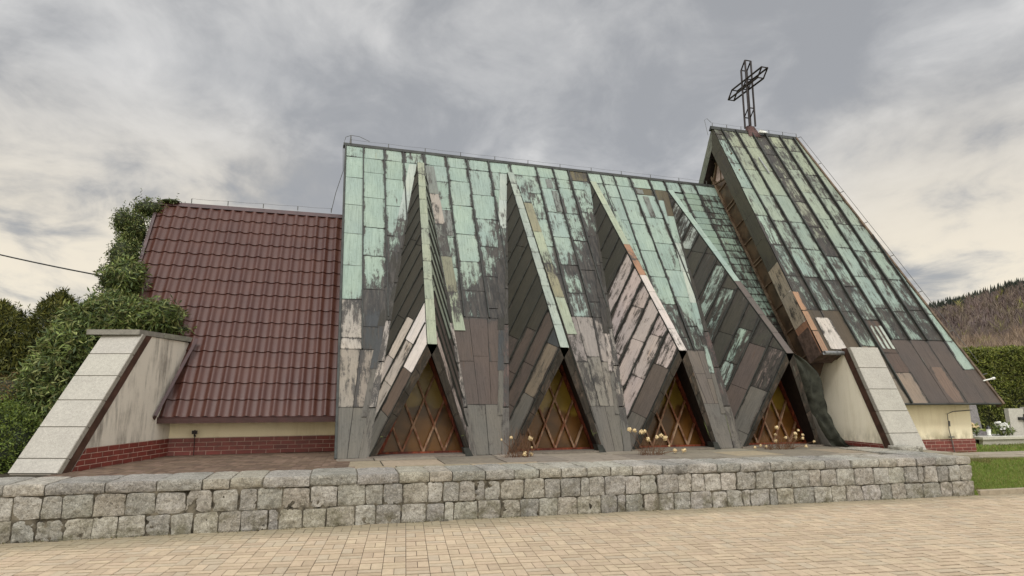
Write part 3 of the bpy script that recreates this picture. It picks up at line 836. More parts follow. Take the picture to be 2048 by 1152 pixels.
    off = ((11.0+.03*XE)+.88/tan(SL)-10.58)*sin(SL)   # distance between the two roof planes
    fr.bar(P(1.0, -off+.03), P(8.2, -off+.03), .05, .04, nx)
    for k, s in enumerate([1.6, 2.35, 3.05, 3.75, 4.45, 4.55, 5.2, 5.85, 6.5, 6.62, 7.3]):
        fr.bar(P(s, -.40), P(s+.06, -off), .028, .03, nx)
    fr.bar(V(gx, ry-.02, h0), V(gx, ry-.02, apex.z), .035, .03, nx); fr.bar(V(gx, ry+.42, h0), apex+V(0, .1, -.1), .035, .03, nx)
    fr.bar(V(gx, ry-.9, h0+.02), V(gx, ry+.4, h0+.02), .04, .03, nx); fr.bar(V(gx, ry-.6, h0+.62), V(gx, ry+.25, h0+.62), .03, .03, nx)
    sub(fr, 'glazing_bars', m_wood('bleached_wood', lin(98, 78, 62), lin(140, 122, 102)), g)
    # gutter
    gt = MB(); gt.tube([TF.p(10.02, 1.20, .03), TF.p(10.74, 1.20, .03)], .045, 10); gt.tube([TF.p(10.34, 1.20, .03), TF.p(10.36, 1.20, .03)], .052, 10); gt.tube([TF.p(10.6, 1.20, .03), TF.p(10.62, 1.20, .03)], .052, 10)
    part(gt, 'gutter', ZINC, chapel, True)
    # eave board under the short eave
    sb = MB(); sb.hexa([TF.p(9.98, 1.2, -.42), TF.p(10.8, 1.2, -.15), TF.p(10.8, 1.9, -.15), TF.p(9.98, 1.9, -.42), TF.p(9.98, 1.2, -.02), TF.p(10.86, 1.2, -.02), TF.p(10.86, 1.9, -.02), TF.p(9.98, 1.9, -.02)], 0)
    part(sb, 'eave_soffit', m_simple('soffit_board', lin(86, 70, 60), .8, .3, 8), chapel)
tower()

# ------------------------------------------------------------ cross on the tower ridge
def cross():
    cb = MB(); x0, x1 = 11.34, 11.54; ry = TF.p(0, TS).y; k = .018
    def rod(a, b, w=.028): cb.tube([a, b], w, 6)
    # vertical member: four rods, cut by tilted frames
    hy = .105; t = .11
    zt = 11.51; zb = 9.62
    for x in (x0, x1):
        rod((x, ry-hy, zb-.1), (x, ry-hy, zt+t)); rod((x, ry+hy, zb-.1), (x, ry+hy, zt-t))
    def frame(cy, cz, w=.024):
        P = [(x0, cy-hy, cz+t), (x1, cy-hy, cz+t), (x1, cy+hy, cz-t), (x0, cy+hy, cz-t)]
        for a in range(4): rod(P[a], P[(a+1) % 4], w if a % 2 else k)
    frame(ry, zt)
    frame(ry, 9.98, .018)
    # arms run front to back across the ridge
    zc = 10.90; L = .715
    for x in (x0, x1):
        rod((x, ry-L-hy, zc+t), (x, ry+L-hy, zc+t)); rod((x, ry-L+hy, zc-t), (x, ry+L+hy, zc-t))
    frame(ry-L, zc); frame(ry+L, zc)
    frame(ry, zc, .018)
    for x in (x0, x1):
        rod((x, ry-hy, zc+t), (x, ry-hy, zc-t), .014); rod((x, ry+hy, zc+t), (x, ry+hy, zc-t), .014)
    o = part(cb, 'roof_cross', STEEL, chapel)
    bs = MB(); x = 11.44
    bs.hexa([(x-.14, ry-.10, 9.2), (x+.30, ry-.10, 9.2), (x+.30, ry+.16, 9.2), (x-.14, ry+.16, 9.2), (x-.10, ry-.02, 9.56), (x+.12, ry-.02, 9.56), (x+.12, ry+.06, 9.56), (x-.10, ry+.06, 9.56)])
    sub(bs, 'cross_base', m_simple('reddish_flashing', lin(88, 62, 58), .5, .2, 9), o)
    ws = MB(); ws.hexa([(x+.1, ry-.26, 9.27), (x+.5, ry-.13, 9.36), (x+.5, ry-.08, 9.36), (x+.1, ry-.2, 9.27), (x+.14, ry-.25, 9.36), (x+.44, ry-.11, 9.41), (x+.44, ry-.08, 9.41), (x+.14, ry-.2, 9.36)])
    sub(ws, 'white_flashing', WHITE, o)
cross()

# ------------------------------------------------------------ lightning conductor
def conductor(name, pts, h=.10, spacing=.85, r=.003):
    mb = MB(); pts = [Vector(p) for p in pts]
    for a, b in zip(pts, pts[1:]):
        L = (b-a).length; n = max(1, int(L/spacing)); d = (b-a)/n
        for k in range(n+1):
            p = a+d*k; mb.tube([p, p+V(0, 0, h)], .010, 5)
        for k in range(n):
            p = a+d*k; q = p+d; mb.tube([p+V(0, 0, h), (p+q)/2+V(0, 0, h-.012), q+V(0, 0, h)], r, 4)
    return mb
rid = MF.p(0, STOP); ridB = MF.p(XE-.3, STOP)
m = conductor('c', [V(.0, rid.y, rid.z+.03), V(ridB.x, ridB.y, ridB.z+.03)])
m.tube([(0, rid.y, rid.z+.02), (0, rid.y, rid.z+.24)], [.03, .012], 5)
m.tube([(0, rid.y, rid.z+.24), (-.12, rid.y-.05, rid.z+.16), (-.17, rid.y-.1, rid.z-.1), (-.14, rid.y-.3, rid.z-.8), (-.28, rid.y-.4, 6.3), (-.36, 14.45, 5.84)], .007, 4)
m.tube([(0, rid.y, rid.z+.24), (.2, rid.y, rid.z+.23), (.45, rid.y, rid.z+.13)], .007, 4)
part(m, 'lightning_conductor', WIRE, chapel)
ty, tzz = TF.p(0, TS).y, TF.p(0, TS).z
m = conductor('c', [V(10.15, ty, tzz+.03), V(13.05, ty, tzz+.03)], .12, .42)
m.tube([(10.12, ty, tzz+.15), (9.98, ty, tzz+.26), (9.9, ty, tzz+.2), (9.92, ty-.1, tzz-.3)], .007, 4)
for k in range(8):
    s = TS*(1-k/7.6)
    if s < .3: continue
    p = TF.p(lerp(14.17, 13.05, s/TS), s, 0); m.tube([p, p+TF.n*.08+V(.10, 0, 0)], .010, 5)
m.tube([TF.p(lerp(14.27, 13.15, s/TS), s, .08) for s in (TS, 7, 5, 3, 1)], .006, 4)
part(m, 'lightning_conductor', WIRE, chapel)
m = conductor('c', [V(-3.3, 14.46, 5.80), V(-.36, 14.46, 5.82)], .10, .72); part(m, 'lightning_conductor', WIRE, chapel)
m = MB(); p = TF.p(14.0, .55, .02); m.tube([p, p+V(.22, -.05, .05)], .016, 6); m.tube([p+V(.2, -.05, .05), p+V(.27, -.05, .06)], .03, 6); part(m, 'outdoor_lamp', WHITE, chapel)

# ------------------------------------------------------------ brown metal-tile roof on the left wing
def tiles():
    F = Frame((0, 12.06, 1.28), (1, 0, 0), (0, cos(SL), sin(SL))); S = 5.06
    mb = MB(); rows = 15; per = .222; x0, x1 = -3.92, .02; nx = int((x1-x0)/per*14); rs = S/rows
    def wave(x):
        t = (x/per) % 1.0
        return .036*(.5+.5*cos(2*pi*t))**1.9
    vs = []
    for j in range(rows):
        for (s, h) in ((j*rs-.02, .020), (j*rs-.019, .020), (j*rs+.05, .018), (j*rs+.2*rs+.1, .010), ((j+1)*rs-.02, .0)):
            vs.append((s, h))
    vs[0] = (0, .0)
    P = []
    for s, h in vs:
        P.append([F.p(lerp(x0, x1, i/nx), s, wave(lerp(x0, x1, i/nx))+h+.0) for i in range(nx+1)])
    mb.grid(P); o = part(mb, 'tile_roof', TILE, chapel, False)
    for p in o.data.polygons: p.use_smooth = False
    # smooth across waves, crisp at steps
    o.data.polygons.foreach_set('use_smooth', [True]*len(o.data.polygons))
    md = o.modifiers.new('edges', 'EDGE_SPLIT'); md.split_angle = radians(38)
    tr = MB()
    tr.bar(F.p(-3.0, -.02, -.0), F.p(.02, -.02, -.0), .10, .02, V(0, -.3, 1)); tr.box(-2.98, .02, 12.0, 12.12, 1.17, 1.275); tr.box(-2.98, .02, 12.12, 12.7, 1.17, 1.20)
    part(tr, 'roof_eave_board', TRIM, chapel)
    rd = MB(); a = F.p(-3.95, S, 0); b = F.p(.02, S, 0)
    rd.raw([a+V(0, -.06, -.03), a+V(0, 0, .07), a+V(0, .09, -.05), b+V(0, -.06, -.03), b+V(0, 0, .07), b+V(0, .09, -.05)], [(0, 3, 4, 1), (1, 4, 5, 2), (0, 1, 2), (3, 5, 4)])
    part(rd, 'roof_ridge_cap', TRIM, chapel)
    vb = MB(); vb.hexa([F.p(-3.97, 0, -.15), F.p(-3.91, 0, -.15), F.p(-3.91, S, -.15), F.p(-3.97, S, -.15), F.p(-3.97, 0, .06), F.p(-3.91, 0, .06), F.p(-3.91, S, .06), F.p(-3.97, S, .06)])
    # flashing where the roof meets the wing wall
    w0 = V(-3.0, 11.93, 1.26); w1 = V(-2.60, 13.30, 2.82)
    vb.bar(V(-2.985, 11.90, 1.24), V(-2.62, 12.72, 2.62), .05, .10, V(.3, -.5, .5))
    part(vb, 'roof_verge_board', TRIM, chapel)
    bk = MB(); bk.raw([F.p(-3.95, S), F.p(.02, S), V(.02, 2*14.47-12.06, 1.28), V(-3.95, 2*14.47-12.06, 1.28)], [(3, 2, 1, 0)]); part(bk, 'tile_roof_back_slope', TILE, chapel)
    gb = MB(); gb.raw([V(-3.85, 12.6, .5), V(-3.85, 16.3, .5), V(-3.85, 16.3, 2.0), V(-3.85, 14.47, 5.5), V(-3.85, 12.6, 2.0)], [(0, 4, 3, 2, 1)]); part(gb, 'wing_gable_wall', CREAM, chapel)
tiles()

def wallq(mb, a, b, z0, z1, mat=0):   # vertical quad with metre UVs
    a = Vector(a); b = Vector(b); L = (b-a).length
    mb.face([(a.x, a.y, z0), (b.x, b.y, z0), (b.x, b.y, z1), (a.x, a.y, z1)], mat, uv=[(0, z0), (L, z0), (L, z1), (0, z1)])
# facade under the tiles
m = MB(); wallq(m, (-2.86, 12.42, 0), (.25, 12.72, 0), .5, 1.3); part(m, 'facade_wall', CREAM, chapel)
m = MB(); wallq(m, (-2.858, 12.395, 0), (.25, 12.695, 0), .60, .900); m.raw([(-2.858, 12.395, .9), (.25, 12.695, .9), (.25, 12.73, .9), (-2.858, 12.43, .9)], [(0, 1, 2, 3)], 0); part(m, 'brick_plinth', BRICK, chapel)
m = MB(); m.tube([(-2.42, 12.40, .93), (-2.42, 12.34, .93), (-2.42, 12.34, 1.04)], .016, 6); m.box(-2.46, -2.38, 12.30, 12.37, .97, 1.03); m.tube([(-2.42, 12.36, .93), (-2.41, 12.36, .6)], .008, 5); part(m, 'wall_tap', STEEL, chapel)

# ---- sloping wing walls
def wing(F0, T0, B0, TB, out, gran_name, wallmat, cop, side):
    """F0 foot front, T0 top front, B0 base back, TB top back (face seen); out = horizontal thickness vector"""
    F0, T0, B0, TB, out = map(Vector, (F0, T0, B0, TB, out))
    m = MB()
    m.raw([F0, T0, TB, B0, F0+out, T0+out, TB+out, B0+out], [(0, 1, 2, 3), (7, 6, 5, 4), (0, 4, 5, 1), (1, 5, 6, 2), (3, 2, 6, 7)])
    w = part(m, 'wing_wall', wallmat, chapel)
    # granite slabs on the sloping end
    g = MB(); d = (T0-F0); n = 6 if side < 0 else 5.3; N = 6
    back = (B0-F0).normalized(); nrm = d.cross(out).normalized()
    if nrm.y > 0: nrm = -nrm
    ou = out.normalized(); Lw = out.length
    pr = .035
    cuts = [0]; 
    for k in range(N): cuts.append((k+1)/N*1.0)
    if side > 0: cuts = [0, .155, .36, .57, .785, 1.0]
    else: cuts = [0, .09, .29, .475, .655, .83, 1.0]
    for k in range(len(cuts)-1):
        a = F0+d*(cuts[k]+.003); b = F0+d*(cuts[k+1]-.003)
        c = tuple(jit(lin(162, 158, 148), .04)[:3])+(1,)
        e0 = -ou*.02; e1 = ou*(Lw+.01)
        g.hexa([a+e0-nrm*.02, a+e1-nrm*.02, b+e1-nrm*.02, b+e0-nrm*.02, a+e0+nrm*pr, a+e1+nrm*pr, b+e1+nrm*pr, b+e0+nrm*pr] if 1 else [], 0, c)
        # side return slab
        dn = back*.055; fo = -ou*.028
        g.hexa([a+fo+nrm*.03, a+fo+dn, b+fo+dn, b+fo+nrm*.03, a-ou*.008+nrm*.03, a-ou*.008+dn, b-ou*.008+dn, b-ou*.008+nrm*.03], 0, tuple(jit(lin(150, 146, 136), .04)[:3])+(1,))
    sub(g, 'granite_cladding', GRAN, w)
    s = MB(); o0 = back*.065; o1 = back*.25
    s.hexa([F0+o0, F0+o1, T0+o1, T0+o0, F0+o0-ou*.012, F0+o1-ou*.012, T0+o1-ou*.012, T0+o0-ou*.012]); sub(s, 'metal_flashing_strip', BRONZE, w)
    return w
Fl, Tl_, Bl, TBl = (-3.57, 9.86, .59), (-3.14, 11.39, 2.61), (-2.845, 12.44, .59), (-2.60, 13.2, 2.61)
w = wing(Fl, Tl_, Bl, TBl, (-.60, .17, 0), 'l', GREYST, True, -1)
# brick strip at the foot of the left wing wall (laid on its slanted face)
m = MB()
f = lambda t, z: Vector(Fl).lerp(Vector(Bl), t)+V(.02, -.006, z)
tt = .31/2.02*(Vector(Tl_)-Vector(Fl)); 
a = f(.095, 0); b = f(1., 0); c = b+V(0, 0, .31); d = a+V(tt.x, tt.y, 0)+V(0, 0, .31)
Lb = (b-a).length; ld = (Vector((d.x, d.y, 0))-Vector((a.x, a.y, 0))).length
m.face([a, b, c, d], 0, uv=[(0, .6), (Lb, .6), (Lb, .898), (ld, .898)]); sub(m, 'brick_plinth', BRICK, w)
m = MB(); bx = [(0, .33), (.335, .66), (.665, .88), (.885, 1.0)]
A0, A1 = Vector(Tl_)+V(-.10, -.10, 0), Vector(TBl)+V(-.02, .05, .02)
for (t0, t1) in bx:
    p, q = lerp(A0, A1, t0), lerp(A0, A1, t1-.004); o = V(-.74, .2, 0); e = V(.08, 0, 0)
    zz = R.uniform(-.004, .004)
    m.hexa([p+e, q+e, q+o, p+o, p+e+V(0, 0, .085+zz), q+e+V(0, 0, .085+zz), q+o+V(0, 0, .085+zz), p+o+V(0, 0, .085+zz)][::1], 0, tuple(jit(lin(128, 126, 116), .1)[:3])+(1,))
sub(m, 'coping_stones', SLAB, w)
w = wing((10.46, 9.96, .58), (10.53, 10.94, 2.66), (10.62, 12.3, .58), (10.63, 12.5, 2.66), (.66, -.03, 0), 'r', CREAMW, False, 1)
m = MB(); a = V(10.445, 10.22, .6); b = V(10.60, 12.2, .6)
m.face([a, b, b+V(0, 0, .10), a+V(.003, .04, .10)], 0, uv=[(0, .6), (2, .6), (2, .7), (0, .7)]); sub(m, 'brick_plinth', BRICK, w)
# annex front and side wall under the tower eave
m = MB(); wallq(m, (11.0, 11.02, 0), (13.74, 11.02, 0), .3, 1.95); wallq(m, (13.74, 11.02, 0), (13.9, 18.6, 0), .3, 1.95); part(m, 'annex_wall', CREAM, chapel)
m = MB(); wallq(m, (11.0, 10.995, 0), (13.765, 10.995, 0), .33, .705); wallq(m, (13.765, 10.995, 0), (13.92, 18.6, 0), .33, .705); part(m, 'brick_plinth', BRICK, chapel)
m = MB(); m.tube([(13.74, 10.98, 1.33), (13.2, 10.98, 1.30), (13.02, 10.97, 1.25), (13.02, 10.97, .9), (13.1, 10.96, .38)], .010, 5); m.tube([(13.02, 10.95, 1.1), (13.02, 10.95, .98)], .02, 6); m.box(12.98, 13.1, 10.93, 10.97, .74, .765)
part(m, 'earthing_cable', WIRE, chapel)

# ------------------------------------------------------------ dark net hanging beside the last dormer
def net():
    mb = MB(); nu, nv = 16, 26; P = []
    topL, topR = V(9.35, 11.1, 2.45), V(9.98, 11.0, 2.25)
    prof = [(0, 2.55, .12), (.06, 2.42, .34), (.16, 2.12, .66), (.20, 1.95, .66), (.36, 1.6, .66), (.5, 1.3, .68), (.7, 1.0, .74), (.85, .78, .88), (.95, .66, 1.08), (1, .615, 1.35)]
    for j in range(nv+1):
        t = j/nv
        for k in range(len(prof)-1):
            if prof[k][0] <= t <= prof[k+1][0]:
                q = (t-prof[k][0])/(prof[k+1][0]-prof[k][0]); z = lerp(prof[k][1], prof[k+1][1], q); w = lerp(prof[k][2], prof[k+1][2], q)
        k = max(a for a in range(len(prof)-1) if prof[a][0] <= t); q = (t-prof[k][0])/(prof[k+1][0]-prof[k][0])
        row = []
        for i in range(nu+1):
            u = i/nu; xl = 8.93+max(0, 2.5-z)/1.9*.96; xr_ = (9.15, 9.5, 9.86, 9.92, 9.95, 9.98, 10.04, 10.12, 10.22, 10.42)[k]*(1-q)+(9.15, 9.5, 9.86, 9.92, 9.95, 9.98, 10.04, 10.12, 10.22, 10.42, 10.42)[k+1]*q; x = lerp(xl, max(xr_, xl+.05), u); y = 11.12-.12*t*t-.16*sin(u*pi)*(.4+.6*t)+.07*noise.noise(V(u*5, t*3, 1))+.045*sin(u*13+t*5+2*noise.noise(V(t*6, 0, 2)))
            row.append(V(x, y, z+(.03*noise.noise(V(u*4, t*9, 4)) if t < .97 else 0)))
        P.append([V(q.x, q.y, q.z) for q in row])
    mb.grid(P); o = mb.build('draped_net', NET, None, True)
    tag(o, 'dark green net sheet hanging beside the rightmost triangular window against the cream wall', 'net')
net()

# ------------------------------------------------------------ terrace, retaining wall, paving
def quadpave(x0, x1, y0, y1, fn, z, rot=0., org=(0, 0), unit=.2, gap=.004, keep=None):
    mb = MB(); cr, sr = cos(rot), sin(rot)
    ext = int((abs(x1-x0)+abs(y1-y0))/unit)+4
    cx, cy = org
    for i in range(-ext, ext):
        for j in range(-ext, ext):
            for k in (0, 1):
                if (i+j) % 2: r_ = (i*unit+k*unit/2, j*unit, unit/2, unit)
                else: r_ = (i*unit, j*unit+k*unit/2, unit, unit/2)
                mx, my = r_[0]+r_[2]/2, r_[1]+r_[3]/2
                wx, wy = cx+mx*cr-my*sr, cy+mx*sr+my*cr
                if not (x0 < wx < x1 and y0 < wy < y1): continue
                if keep and not keep(wx, wy): continue
                dz = R.uniform(-.0012, .0012); tx = R.uniform(-.008, .008); ty_ = R.uniform(-.008, .008); g = gap*R.uniform(.8, 1.3); pts = []
                c = fn(wx, wy)
                gg = g*2.1; g = g*.5
                for (a, b) in ((g, gg), (r_[2]-g, gg), (r_[2]-g, r_[3]-gg), (g, r_[3]-gg)):
                    px, py = r_[0]+a, r_[1]+b
                    pts.append((cx+px*cr-py*sr, cy+px*sr+py*cr, z+dz+tx*(px-mx)+ty_*(py-my)))
                low = [(p[0], p[1], z-.009) for p in pts]
                mb.raw(pts+low, [(0, 1, 2, 3), (4, 5, 1, 0), (5, 6, 2, 1), (6, 7, 3, 2), (7, 4, 0, 3)], 0, c)
    return mb
def pc(x, y):
    b = R.choice([lin(176, 158, 134), lin(182, 164, 139), lin(169, 151, 128), lin(178, 159, 135), lin(173, 158, 136)])
    n = noise.noise(V(x*.5, y*.5, 0)); k = 1+.10*n
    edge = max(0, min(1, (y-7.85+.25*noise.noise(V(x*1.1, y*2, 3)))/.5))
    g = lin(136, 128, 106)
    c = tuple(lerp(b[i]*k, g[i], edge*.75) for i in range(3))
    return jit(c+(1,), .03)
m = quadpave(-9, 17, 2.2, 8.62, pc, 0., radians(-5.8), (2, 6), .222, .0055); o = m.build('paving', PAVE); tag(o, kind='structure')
m = MB(); m.box(-12, 18, 1.5, 8.7, -.12, -.006); tag(m.build('paving_bed', JOINT), kind='structure')
def tc(x, y): return jit(R.choice([lin(100, 84, 70), lin(110, 92, 78), lin(92, 76, 64)]), .08)
m = quadpave(-3.6, .25, 9.0, 12.8, tc, .600, radians(-3), (0, 10), .2, .004, lambda x, y: x > -3.57+(y-9.86)*.28); tag(m.build('terrace_paving', PAVE), kind='structure')
m = MB(); y = 9.0
rr = random.Random(3)
for (ya, yb) in ((8.95, 9.75), (9.75, 10.6), (10.6, 11.75)):
    x = .0-rr.uniform(0, .6)
    while x < 10.6:
        w = rr.uniform(.85, 1.15); q = .012; z = .598+rr.uniform(-.006, .006)
        xa, xb = max(x, .0), min(x+w, 10.45)
        if xb > xa+.1:
            c = tuple(jit(rr.choice([lin(134, 126, 112), lin(120, 112, 100), lin(142, 130, 110)]), .1, rr)[:3])+(1,)
            sk = .35
            m.hexa([(xa+q, ya+q, z-.1), (xb-q, ya+q, z-.1), (xb-q, yb-q, z-.1), (xa+q, yb-q, z-.1), (xa+q, ya+q, z), (xb-q, ya+q, z+.004), (xb-q, yb-q, z+.004), (xa+q, yb-q, z)], 0, c)
        x += w
tag(m.build('terrace_slabs', SLAB), kind='structure')
m = MB(); m.box(-6.5, 10.45, 8.8, 14, -.1, .588); tag(m.build('terrace', m_simple('terrace_earth', lin(66, 60, 50), .95, .3, 10, spec=.1)), kind='structure')

def rockbox(mb, x0, x1, y0, y1, z0, z1, col, seed, rough=.014, pillow=.16, nx=None, faces='FTLRX', skew=(0, 0, 0, 0)):
    cx, cy, cz = (x0+x1)/2, (y0+y1)/2, (z0+z1)/2; hx, hy, hz = (x1-x0)/2, (y1-y0)/2, (z1-z0)/2
    def mp(a, b, c):   # -1..1
        k = .012
        pa, pb, pcz = abs(a)**8, abs(b)**8, abs(c)**8
        X = a*(1-k*.5*(pcz+pb)*min(1, .12/hx)*2); Z = c*(1-k*.5*(pa+pb)*min(1, .1/hz)*2); Y = b
        if b < 0: Y = b*(1-pillow*.07/hy*(abs(a)**10+abs(c)**10))
        if c > 0: Z = Z-.010/hz*(abs(a)**6)
        Zs = Z+(skew[0]*(1-a)/2+skew[1]*(1+a)/2)*(1 if c > 0 else 0)/hz*((c+1)/2)
        Xs = X+(skew[2]*(1-c)/2+skew[3]*(1+c)/2)/hx*a
        p = V(cx+Xs*hx, cy+Y*hy, cz+Zs*hz)
        n = noise.noise_vector(p*7+V(seed, 0, 0))*rough+noise.noise_vector(p*19)*rough*.7+noise.noise_vector(p*45)*rough*.32
        return p+V(n.x*.42, n.y*1.5, n.z*.42)
    st = .022
    nX = max(3, int(2*hx/st)); nY = max(2, int(2*hy/.06)); nZ = max(3, int(2*hz/st))
    lin_ = lambda n: [-1+2*i/n for i in range(n+1)]
    if 'F' in faces: mb.grid([[mp(a, -1, c) for a in lin_(nX)] for c in lin_(nZ)], 0, col)
    if 'T' in faces: mb.grid([[mp(a, b, 1) for a in lin_(nX)] for b in lin_(nY)], 0, col)
    if 'R' in faces: mb.grid([[mp(1, b, c) for b in lin_(nY)] for c in lin_(nZ)], 0, col)
    if 'L' in faces: mb.grid([[mp(-1, b, c) for b in lin_(nY)] for c in lin_(nZ)], 0, col, True)
def stonewall():
    r = random.Random(21); mb = MB()
    X0, X1 = -7.5, 10.33
    fy = lambda x: 8.55 if x < 2 else lerp(8.55, 8.36, (x-2)/8.3)
    sc = lambda: tuple(jit(r.choice([lin(166, 162, 152), lin(158, 154, 145), lin(172, 167, 157), lin(150, 147, 139), lin(162, 156, 143)]), .08, r)[:3])+(1,)
    for (z0, z1, wl) in ((0, .234, (.22, .36)), (.238, .494, (.20, .36))):
        x = X0
        while x < X1-.05:
            w = r.uniform(*wl)
            if r.random() < .1: w = .13
            if x+w > X1-.14: w = X1-x
            f = fy(x+w/2)+r.uniform(-.006, .012)
            sk = (r.uniform(-.012, .012), r.uniform(-.012, .012), r.uniform(-.010, .004), r.uniform(-.010, .004))
            rockbox(mb, x+.004, x+w-.004, f, f+.14, z0-(.02 if z0 == 0 else 0)+r.uniform(0, .006), z1-r.uniform(0, .006), sc(), r.uniform(0, 90), .015, .12, faces='FTLR', skew=sk)
            x += w
    x = X0
    while x < X1-.05:
        w = r.choice([r.uniform(.3, .42), r.uniform(.45, .62)])
        if x+w > X1-.2: w = X1-x
        f = fy(x+w/2)+r.uniform(-.015, .01)
        rockbox(mb, x+.005, x+w-.005, f-.008, f+.78+r.uniform(-.05, .05), .500+r.uniform(-.002, .004), .628+r.uniform(-.005, .005), tuple(q*1.02 for q in sc()[:3])+(1,), r.uniform(0, 90), .013, .20, faces='FTLR')
        x += w
    # return at the right end
    for z0, z1 in ((.0, .232), (.24, .45)):
        rockbox(mb, X1-.16, X1+.01, 8.50, 8.86, z0, z1, sc(), r.uniform(0, 90), .016, .1, faces='FTR')
    y = 8.86
    while y < 10.4:
        rockbox(mb, X1-.75, X1+.01, y, y+.4, .40, .635, sc(), r.uniform(0, 90), .016, .1, faces='FTRL'); rockbox(mb, X1-.2, X1, y, y+.4, .0, .40, sc(), r.uniform(0, 90), .016, .1, faces='TR'); y += .4
    rockbox(mb, 10.2, 10.75, 9.62, 9.92, .55, .70, sc(), 5, .035, .4, faces='FTRL')
    o = mb.build('retaining_wall', [STONE, MORTAR], None, True)
    # mortar core
    c = MB(); pts = [(X0, 8.572), (2, 8.572), (X1-.05, 8.40), (X1-.03, 9.3), (X0, 9.3)]
    c.raw([(a, b, -.02) for a, b in pts]+[(a, b, .615) for a, b in pts], [(0, 1, 6, 5), (1, 2, 7, 6), (2, 3, 8, 7), (5, 6, 7, 8, 9)])
    k = c.build('mortar_core', MORTAR, o)
    tag(o, 'low grey retaining wall of rough granite blocks in front of the chapel', 'stone wall')
stonewall()

# weeds and grime in the joint at the wall foot
m = MB(); r = random.Random(4)
for k in range(1500):
    x = r.uniform(-6, 10.2)
    if noise.noise(V(x*1.1, 0, 7)) < -.05: continue
    y = (8.55 if x < 2 else lerp(8.55, 8.36, (x-2)/8.3))-r.uniform(-.01, .05); h = r.uniform(.006, .028); a = r.uniform(0, 6.28); w = .004
    d = V(cos(a), sin(a), 0)
    p = V(x, y, .0); m.raw([p-d*w, p+d*w, p+V(r.uniform(-.02, .02), r.uniform(-.02, .01), h)], [(0, 1, 2)], 0, jit(r.choice([lin(96, 100, 56), lin(120, 112, 72), lin(84, 80, 50)]), .2, r))
tag(m.build('wall_foot_moss', LEAF), 'tufts of moss and weeds along the foot of the granite wall', 'weeds', kind='stuff')

m = MB(); r = random.Random(14)
for k in range(240):
    x = r.uniform(-5, 11); y = 8.45-abs(r.gauss(0, .28)); s_ = r.uniform(.004, .012); c = r.choice([lin(206, 190, 150), lin(120, 96, 64), lin(96, 80, 56), lin(140, 120, 84)])
    a = r.uniform(0, 6.28); u = V(cos(a), sin(a), 0)*s_; v = V(-sin(a), cos(a), .3)*s_*.6; p = V(x, y, .006)
    m.raw([p-u, p-v, p+u, p+v], [(0, 1, 2, 3)], 0, c)
tag(m.build('fallen_leaves', LEAF), 'tiny dry leaves and petals scattered on the paving by the wall', 'leaf litter', kind='stuff')
# ------------------------------------------------------------ ground, lawn, kerb, path
def gh(x, y):
    if x < 10.34:
        if y < 8.9: return -.14
        return .40 if y > 14 else .40
    if y < 8.36: return -.14
    t = min(1, (y-8.42)/1.1); base = .07+.33*t*t*(3-2*t)
    return base+.015*noise.noise(V(x*.7, y*.7, 0))
gm = NT('ground_grass'); g = gm.geo(); n = gm.noise(g, .9, 6, .65); n2 = gm.noise(g, 24, 4, .7)
c_ = gm.mix(gm.sm(n, .35, .65), lin(88, 92, 46), lin(104, 118, 52)); c_ = gm.mix(gm.math('MULTIPLY', gm.sm(n2, .35, .65), .6), c_, lin(62, 66, 34))
gm.bump(n2, .02); GROUND = gm.out(c_, .95, .1)
m = MB()
def gridz(x0, x1, y0, y1, nx, ny, f, z=None):
    return [[V(lerp(x0, x1, i/nx), lerp(y0, y1, j/ny), f(lerp(x0, x1, i/nx), lerp(y0, y1, j/ny))) for i in range(nx+1)] for j in range(ny+1)]
# one sheet: uneven spacing, dense near the lawn, stretching to the horizon
xs = [-900, -300, -100, -40, -15, 0, 10.30, 10.345]+[10.4+i*.3 for i in range(40)]+[24, 30, 45, 80, 160, 300, 900]
ys = [-300, -60, -10, 0, 4, 8.30, 8.36]+[8.4+i*.12 for i in range(14)]+[10.5, 11.5, 13, 15, 17, 20, 24, 30, 45, 80, 160, 300, 900]
m.grid([[V(x, y, gh(x, y)) for x in xs] for y in ys]); tag(m.build('ground', GROUND, None, True), kind='structure')
m = MB()
x = 10.36
while x < 16:
    m.hexa([(x, 8.30, -.1), (x+.99, 8.30, -.1), (x+.99, 8.38, -.1), (x, 8.38, -.1), (x, 8.305, .075), (x+.99, 8.305, .075), (x+.99, 8.375, .085), (x, 8.375, .085)], 0, tuple(jit(lin(150, 138, 118), .05)[:3])+(1,)); x += 1.0
tag(m.build('kerb', SLAB), kind='structure')
m = MB(); rr = random.Random(9); x = 10.3
while x < 19:
    w = rr.uniform(.5, .8)
    for (ya, yb) in ((9.75, 10.2), (10.2, 10.75)):
        sl = .10*(x-10.3)*0; z = .44+rr.uniform(-.006, .006) + (.12 if x < 11 else .05 if x < 11.8 else 0)
        m.hexa([(x+.01, ya+.01, .2), (x+w-.01, ya+.01, .2), (x+w-.01, yb-.01, .2), (x+.01, yb-.01, .2), (x+.01, ya+.01, z), (x+w-.01, ya+.01, z), (x+w-.01, yb-.01, z), (x+.01, yb-.01, z)], 0, tuple(jit(lin(146, 138, 122), .08, rr)[:3])+(1,))
    x += w
tag(m.build('path', SLAB), kind='structure')
m = MB(); r = random.Random(8)
